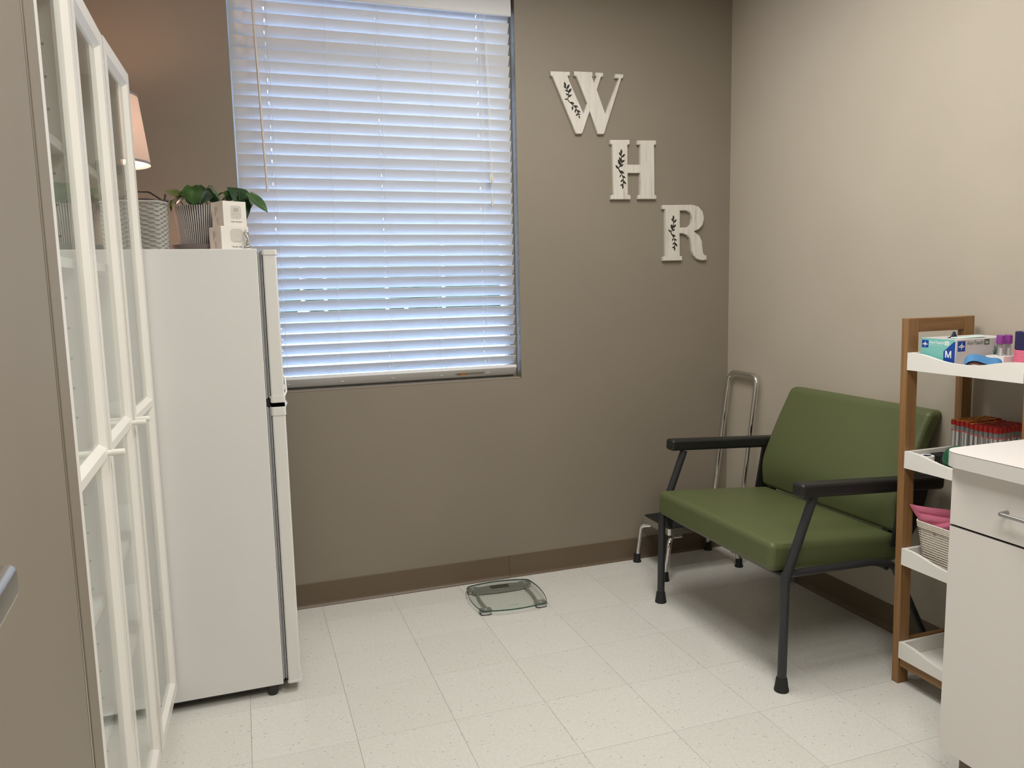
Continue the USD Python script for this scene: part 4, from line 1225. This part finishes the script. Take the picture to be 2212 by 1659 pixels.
def star():
    """White four pointed emblem over a horizontal bar."""
    p = [Polygon([(-.0105, -.0005), (-.004, .0012), (-.0012, .003), (.0008, .0085), (.0014, .003), (.004, .0012), (.0105, -.0005)]),
         Polygon([(-.0100, -.0012), (.0100, -.0012), (.0092, -.0032), (-.0092, -.0032)]), Polygon([(-.0012, -.0036), (.0022, -.0036), (-.0008, -.0098)])]
    return join([prism(q, .0003) for q in p])


def fit(m, w, h):
    m = m.copy()
    b = m.bounds
    m.apply_translation([-b[0][0], -b[0][1], 0])
    m.apply_scale([w / (b[1][0] - b[0][0]), h / (b[1][1] - b[0][1]), 1])
    return m


pw(gb, "emblem_square", on_end(prism(rrect(.0250, .0235, .0003), .0003), 1.8880, 1.1495, .0004), M_blueprint, False)
pw(gb, "emblem", on_end(star(), 1.8880, 1.1500), M_whiteprint, False)
pw(gb, "printed_words", join([on_end(fit(text("Aloe", .0088), .0210, .0088), 1.8725, 1.1510), on_end(fit(text("Touch", .0088, bold=True), .0300, .0088), 1.8500, 1.1510)]), M_whiteprint, False)
pw(gb, "printed_line", on_end(fit(text("Nitrile Exam Gloves", .0038), .048, .0038), 1.8725, 1.1450), M_palewhite, False)
pw(gb, "word_plate", on_end(prism(rrect(.0165, .0120, .0003), .0003), 1.8080, 1.1550, .0004), M_whiteprint, False)
pw(gb, "plate_word", on_end(fit(text("Ice", .0075), .0100, .0072), 1.8130, 1.1514), M_teal, False)
blue = Polygon([(0, 0), (.0400, 0), (.0400, .084), (.036, .084), (0, .0530)])
pw(gb, "blue_corner", tf(prism(blue, .0004), ROT_LEFT, (gx0 - .0004, gy0 + .0425, gz0 + .001)), M_blueprint, False)
pw(gb, "size_letter", on_end(text("M", .0205, bold=True), gy0 + .0385, 1.1120, .0008), M_whiteprint, False)
pw(gb, "emblem_square", on_side(prism(rrect(.0300, .0310, .0003), .0003), 2.0520, 1.1470, .0002), M_blueprint, False)
pw(gb, "emblem", on_side(tf(star(), np.diag([1.25, 1.30, 1.0])), 2.0520, 1.1480, .0006), M_whiteprint, False)
pw(gb, "printed_words", join([on_side(fit(text("Aloe", .0120), .0260, .0120), 2.0740, 1.1500, .0004), on_side(fit(text("Touch", .0120, bold=True), .0370, .0120), 2.1020, 1.1500, .0004)]), M_greyprint, False)
pw(gb, "word_plate", on_side(prism(rrect(.0205, .0165, .0003), .0003), 2.1540, 1.1565, .0002), M_greenprint, False)
pw(gb, "plate_word", on_side(fit(text("Ice", .0095, bold=True), .0120, .0090), 2.1480, 1.1520, .0006), M_whiteprint, False)
al = [lens((0, 0), p, .16) for p in ((-.010, .044), (.002, .052), (.013, .045), (-.016, .030), (.020, .028))]
pw(gb, "plant_print", on_side(prism(unary_union(al), .0003), 2.196, 1.102, .0002), M_aloe, False)
pw(gb, "dispensing_slot", tf(prism(rrect(.130, .046, .022), .0008), None, (2.155, 1.845, gz1 - .0002)), M_nitrile, False)
fl_ = Polygon([(-.050, -.012), (.055, -.012), (.06, .010), (-.05, .014), (-.060, .004)]).buffer(.004)
pw(gb, "opened_flap", tf(prism(fl_, .0008), Ry(-1.2) @ Rx(4), (2.120, 1.812, gz1 + .0026)), M_palewhite, False)
k = np.linspace(-1, 1, 25)
peak = np.array([(.024 * t, .0155 * math.exp(-(t / .28) ** 2) + .003 * (1 - t * t)) for t in k])
pk = Polygon(np.vstack([peak, [[.024, -.0008], [-.024, -.0008]]])).buffer(0)
pw(gb, "glove_tip", tf(prism(pk, .007, .002), ROT_FRONT, (2.092, 1.842, gz1 + .0012)), M_nitrile, 50)

sp_ = thing("tourniquet_strap", "folded blue elastic strap lying in front of the glove box", "strap", (2.040, 1.752, T1), -50)
pth = spline([(.010, 0, .003), (0, 0, .016), (.012, 0, .029), (.032, 0, .031), (.054, 0, .024), (.072, 0, .021), (.086, 0, .020), (.095, 0, .010), (.090, 0, .002)], 44)


def ribbon(path, w, th):
    p = np.asarray(path)
    t = np.gradient(p, axis=0)
    t /= np.linalg.norm(t, axis=1, keepdims=True)
    n = np.cross(t, [0, 1, 0])
    k = len(p)
    rings = [p + n * a * th / 2 + np.array([0, b * w / 2, 0]) for a, b in ((1, -1), (1, 1), (-1, 1), (-1, -1))]
    V = np.stack(rings, 1).reshape(-1, 3)
    f = []
    for i in range(k - 1):
        for j in range(4):
            m = (j + 1) % 4
            f.append((i * 4 + j, i * 4 + m, (i + 1) * 4 + m, (i + 1) * 4 + j))
    f += [(3, 2, 1, 0), ((k - 1) * 4, (k - 1) * 4 + 1, (k - 1) * 4 + 2, (k - 1) * 4 + 3)]
    f = np.array(f)
    V[:, 2] += .75 * V[:, 1] + .009
    m = trimesh.Trimesh(V, np.vstack([f[:, [0, 1, 2]], f[:, [0, 2, 3]]]), process=False)
    if m.volume < 0:
        m.invert()
    return m


part(sp_, "strap_loop", ribbon(pth, .024, .0016), M_strap, 40)
inn = spline([(.014, 0, .006), (.009, 0, .015), (.018, 0, .0225), (.036, 0, .0215), (.058, 0, .015), (.078, 0, .012)], 30)
part(sp_, "inner_fold", ribbon(inn, .0235, .004), M_strapin, 40)
part(sp_, "paper_tab", rbox(.055, .076, -.0132, -.0124, .008, .017, .0002), M_label)

rk = place("tube_rack", "small white rack holding purple capped tubes on the top tray", "rack", (2.177, 1.728, T1))
rkm = Manifold.cube([.095, .060, .042]).translate([2.130, 1.698, T1])
PT = [(2.1515, 1.726), (2.1800, 1.724), (2.169, 1.745), (2.199, 1.743)]
for x, y in PT:
    rkm = rkm - Manifold.cylinder(.06, .0085, .0085, 24).translate([x, y, T1 + .008])
pw(rk, "rack_body", arr(rkm), M_rack, 40)


def blood_tube(name, label, x, y, z, h, r, capm, caph, capr, group, lab=True, top=None, redline=False):
    t = thing(name, label, "tube", (x, y, z), group=group)
    part(t, "glass_body", lathe([(0, 0), (r * .55, .0008), (r * .9, .004), (r, .008), (r, h - caph + .004), (0, h - caph + .004)], 18), M_tubeclear, 50)
    n = 20
    pr = [(0, h - caph)] + [(capr * .97, h - caph), (capr, h - caph + .002), (capr * .96, h - .0015), (capr * .88, h), (capr * .62, h), (capr * .58, h - .0012), (0, h - .0012)]
    cp = part(t, "cap", lathe(pr, 24), capm, 40)
    if top:
        part(cp, "stopper", lathe([(0, h - .0008), (capr * .86, h - .0008), (capr * .86, h + .0012), (capr * .5, h + .0018), (0, h + .0018)], 18), top, 40)
    if lab:
        a = np.radians(np.linspace(195, 248, 12))
        v = np.vstack([np.column_stack([(r + .0003) * np.cos(a), (r + .0003) * np.sin(a), np.full(12, zz)]) for zz in (h * .30, h - caph - h * .13)])
        v2 = np.vstack([v, v * np.array([(r - .0001) / (r + .0003), (r - .0001) / (r + .0003), 1])])
        f = []
        for i in range(11):
            f += [(i, i + 1, 13 + i, 12 + i), (24 + 12 + i, 24 + 13 + i, 24 + i + 1, 24 + i)]
        lb = part(t, "label", (v2, np.array(f)), M_label, True)
        if redline:
            part(lb, "label_stripe", lathe([(r + .0002, h - caph - h * .12 - .002), (r + .0005, h - caph - h * .12 - .0005), (r + .0002, h - caph - h * .12 + .001)], 16), M_redline, True)
    return t


bt = None
for k, (x, y) in enumerate(PT):
    if bt is None:
        bt = blood_tube("sample_tube", "clear tube with a purple cap standing in the small white rack", x, y, T1 + .0085, .094, .0072, M_purple, .025, .0098, "purple capped tubes in the small rack", lab=True)
    else:
        copy_of(bt, None, (x, y, T1 + .0085))


def wrap_roll(name, label, x, y, z, r, h, mat, core):
    t = thing(name, label, "bandage roll", (x, y, z))
    prf = [(.016, 0), (r - .002, 0), (r, .002)]
    for i in range(14):
        prf += [(r + .0004, h * (i + .5) / 14), (r - .0003, h * (i + 1) / 14 - .001)]
    prf += [(r - .002, h), (.016, h), (.016, 0)]
    part(t, "roll", lathe(prf, 48), mat, 40)
    part(t, "core", lathe([(.0125, 0), (.0158, 0), (.0158, h), (.0125, h), (.0125, 0)], 32), core, 40)
    return t


wrap_roll("bandage_roll", "bright pink stretch bandage roll lying under the navy one", 2.166, 1.652, T1, .034, .064, M_pink, M_label)
wrap_roll("bandage_roll", "navy stretch bandage roll stacked on the pink one", 2.167, 1.653, T1 + .0645, .033, .053, M_navy, M_label)

# ---- second tray
T2 = TRAYZ[1] + .0085
rx0, ry0, NRX, NRY, SPC = 2.118, 1.700, 9, 10, .0163
foam = place("foam_block", "grey foam block holding rows of red capped tubes on the second tray", "rack", (rx0 + .08, ry0 + .08, T2 + .001))
blk = Manifold.cube([NRX * SPC + .004, NRY * SPC + .004, .034]).translate([rx0 - .010, ry0 - .010, T2 + .001])
for i in range(NRX):
    for j in range(NRY):
        blk = blk - Manifold.cylinder(.06, .0074, .0074, 16).translate([rx0 + i * SPC, ry0 + j * SPC, T2 + .008])
pw(foam, "block", arr(blk), M_foam, 40)
first = None
for i in range(NRX):
    for j in range(NRY):
        amber = j >= 5 and i + (9 - j) * .5 < 9
        zz = T2 + .0085 + (.004 if j >= 6 else 0) + nrg.uniform(-.0012, .0012)
        loc = (rx0 + i * SPC + nrg.uniform(-.0004, .0004), ry0 + j * SPC + nrg.uniform(-.0004, .0004), zz)
        lab = "red capped clear tube with an amber stopper in the back rows of the foam block" if amber else "plain red capped clear tube in the front rows of the foam block"
        grp = "red capped tubes with amber stoppers" if amber else "plain red capped tubes"
        key = "capA" if amber else "capB"
        if first is None:
            first = {}
        if key not in first:
            first[key] = blood_tube("capped_tube" if amber else "red_capped_tube", lab, *loc, .142, .0066, M_red, .0155, .0080, grp, lab=True, top=M_amber if amber else M_red, redline=True)
        else:
            copy_of(first[key], lab, loc, nrg.uniform(-40, 40), grp)
gball = trimesh.creation.icosphere(4, .0443)
v = np.array(gball.vertices)
v[:, 2] = np.maximum(v[:, 2], -.0425)
solo("rubber_ball", tf(trimesh.Trimesh(v, gball.faces, process=False), None, (2.0628, 1.776, T2 + .0428)), M_ball, "dark green rubber ball on the second tray beside the red capped tubes", "ball", smooth=True)


def tape_roll(label, x, y, z, r, h):
    t = thing("tape_roll", label, "tape roll", (x, y, z))
    part(t, "tape", lathe([(r * .58, 0), (r, 0), (r, h), (r * .58, h), (r * .58, 0)], 40), M_tape, 40)
    part(t, "core", lathe([(r * .50, 0), (r * .575, 0), (r * .575, h - .0004), (r * .50, h - .0004), (r * .50, 0)], 32), M_navy, 40)


tape_roll("white tape roll lying flat at the far end of the second tray", 2.046, 1.876, T2 + .001, .021, .038)
tape_roll("white tape roll lying flat next to the green ball", 2.030, 1.836, T2 + .001, .011, .026)
bb_ = place("black_case", "small ribbed black plastic case on the second tray behind the tape rolls", "case", (2.118, 1.878, T2 + .001))
pw(bb_, "case_body", rbox(2.090, 2.142, 1.866, 1.908, T2 + .001, T2 + .036, .003, 2), M_black)
pw(bb_, "ribs", [rbox(2.0875, 2.091, 1.870 + .0062 * k, 1.873 + .0062 * k, T2 + .004, T2 + .034, .0006) for k in range(6)] + [rbox(2.095 + .0075 * k, 2.099 + .0075 * k, 1.869, 1.905, T2 + .035, T2 + .0375, .0006) for k in range(6)], M_rubber, kind="stuff")

# ---- third tray: plastic basket and pouches
T3 = TRAYZ[2] + .0085
kb = place("plastic_basket", "cream openwork plastic basket on the third tray", "basket", (2.14, 1.765, T3))
KX0, KX1, KY0, KY1, KZ1 = 2.034, 2.256, 1.632, 1.902, .576


def ringrect(x0, x1, y0, y1, r, z, n=6):
    p = np.array(sbox(x0 + r, y0 + r, x1 - r, y1 - r).buffer(r, n).exterior.coords)
    return np.column_stack([p, np.full(len(p), z)])


def taper(z):
    return .0 + .018 * (KZ1 - z) / (KZ1 - T3)


wall_parts = []
zr = T3 + .004
strands = []
nrow = 15
for k in range(nrow):
    z = T3 + .010 + (KZ1 - .026 - T3 - .010) * k / (nrow - 1)
    q = taper(z)
    strands.append(tube(ringrect(KX0 + q, KX1 - q, KY0 + q, KY1 - q, .02, z), .0030, 6, cap=False, flat=.0022))
ncol = 44
for k in range(ncol):
    y = KY0 + .024 + (KY1 - KY0 - .048) * k / (ncol - 1)
    for x, sg in ((KX0, 1), (KX1, -1)):
        strands.append(tube([(x + sg * .018, KY0 + .030 + (y - KY0 - .024) * .94, T3 + .006), (x + sg * .0025, y, KZ1 - .022)], .0019, 5))
for k in range(26):
    x = KX0 + .024 + (KX1 - KX0 - .048) * k / 25
    for y, sg in ((KY0, 1), (KY1, -1)):
        strands.append(tube([(KX0 + .032 + (x - KX0 - .024) * .9, y + sg * .018, T3 + .006), (x, y + sg * .0025, KZ1 - .022)], .0022, 5))
pw(kb, "openwork_wall", strands, M_basket, True, kind="stuff")
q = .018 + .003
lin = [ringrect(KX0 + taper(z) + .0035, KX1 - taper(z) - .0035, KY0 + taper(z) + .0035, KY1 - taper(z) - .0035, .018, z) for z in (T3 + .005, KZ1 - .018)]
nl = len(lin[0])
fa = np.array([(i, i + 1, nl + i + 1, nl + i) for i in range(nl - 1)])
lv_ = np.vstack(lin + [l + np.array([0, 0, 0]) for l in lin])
pw(kb, "hole_shade_sheet", [(np.vstack(lin), fa)], M_holeshade, True)  # dark sheet added behind the strands so the holes look shaded
pw(kb, "basket_floor", tf(prism(sbox(KX0 + .026, KY0 + .026, KX1 - .026, KY1 - .026).buffer(.008), .004), None, (0, 0, T3 + .001)), M_basket)
for k in range(4):
    z = KZ1 - .019 + .0055 * k
    pw(kb, "rim", tube(ringrect(KX0 - .0005 * k, KX1 + .0005 * k, KY0 - .0005 * k, KY1 + .0005 * k, .022, z), .0031, 6, cap=False), M_basket, True)


def pouch(label, TL, TR, BL, BR, puff, seed, words=False, sticker=False):
    """Padded envelope between four corners; its front looks towards the viewer's left."""
    TL, TR, BL, BR = (np.array(p, float) for p in (TL, TR, BL, BR))
    c = (TL + TR + BL + BR) / 4
    t = thing("padded_pouch", label, "pouch", c)
    n = np.cross(TR - TL, TL - BL)
    n /= np.linalg.norm(n)
    if n[0] > 0:
        n = -n
    nu = nv = 24
    u, v = np.meshgrid(np.linspace(0, 1, nu), np.linspace(0, 1, nv), indexing="ij")

    def at(a, b):
        a, b = np.asarray(a)[..., None], np.asarray(b)[..., None]
        return (1 - a) * ((1 - b) * BL + b * TL) + a * ((1 - b) * BR + b * TR) - c

    def high(a, b):
        a, b = 2 * np.asarray(a) - 1, 2 * np.asarray(b) - 1
        flapline = np.exp(-((b - .62) / .05) ** 2) * .35
        return puff * (np.clip((1 - a ** 4) * (1 - b ** 4), 0, 1) ** .6) * (1 - flapline)
    wr = (meshkit.fbm(np.stack([u.ravel() * 5, v.ravel() * 5, np.full(u.size, seed * 3.1)], 1), 3, seed) - .5).reshape(u.shape)
    sh = [(at(u, v) + n * (s * high(u, v) + s * .0005 + .007 * wr - .012 * (2 * u - 1) ** 2 * v)[..., None]).reshape(-1, 3) for s in (1, -1)]
    idx = np.arange(nu * nv).reshape(nu, nv)
    qd = np.stack([idx[:-1, :-1], idx[1:, :-1], idx[1:, 1:], idx[:-1, 1:]], -1).reshape(-1, 4)
    ed = np.concatenate([idx[:-1, 0], idx[-1, :-1], idx[:0:-1, -1], idx[0, :0:-1]])
    n0 = nu * nv
    side = np.array([(ed[i - 1], n0 + ed[i - 1], n0 + ed[i], ed[i]) for i in range(len(ed))])[:, ::-1]
    f = np.vstack([qd, qd[:, ::-1] + n0, side])
    m = trimesh.Trimesh(np.vstack(sh), np.vstack([f[:, [0, 1, 2]], f[:, [0, 2, 3]]]), process=False)
    if m.volume < 0:
        m.invert()
    part(t, "pouch_body", m, M_pouch, 60)
    ex = (TR - TL) / np.linalg.norm(TR - TL)
    ey = np.cross(n, ex)
    B = np.column_stack([ex, ey, n])
    if words:
        for k, s in enumerate(("THIS POUCH MAY CONTAIN ONE SPECIMEN", "SEAL BEFORE TRANSPORT TO THE LAB", "KEEP UPRIGHT AND OUT OF THE SUN")):
            mm = text(s, .0036, .0005)
            part(t, "printed_words", tf(mm, B, at(.085, .88 - .062 * k) + n * (high(.5, .8) + .0035)), M_pouchtext, False)
    if sticker:
        part(t, "sticker", tf(rbox(-.014, .014, -.010, .010, 0, .0006, .0002), B @ Rz(25), at(.30, .60) + n * (puff + .004)), M_redsticker, False)
    return t


pouch("pink padded pouch leaning highest at the back of the cream basket", (2.018, 1.915, .618), (2.165, 1.690, .630), (2.110, 1.868, .465), (2.20, 1.68, .465), .009, 1)
pouch("pink padded pouch between the other two in the cream basket", (2.021, 1.890, .597), (2.125, 1.668, .611), (2.078, 1.862, .455), (2.158, 1.662, .455), .008, 2)
pouch("pink padded pouch with dark printing at the front of the cream basket", (2.033, 1.848, .566), (2.082, 1.655, .660), (2.052, 1.840, .450), (2.112, 1.655, .450), .007, 3, True, True)

# ---- bottom tray
T4 = TRAYZ[3] + .0085
so = Polygon([(0, 0), (.06, 0), (.075, .034), (.018, .026)])
sv = place("foil_packet", "silver foil packet with a black edge lying in the bottom tray", "packet", (2.15, 1.79, T4))
pw(sv, "foil", tf(prism(so, .05, .004), ROT_FRONT, (2.090, 1.815, T4 + .001)), M_silver, 30)
pw(sv, "black_edge", tube([(2.0885, 1.7645, T4 + .002), (2.107, 1.7645, T4 + .028)], .0016, 6), M_black)
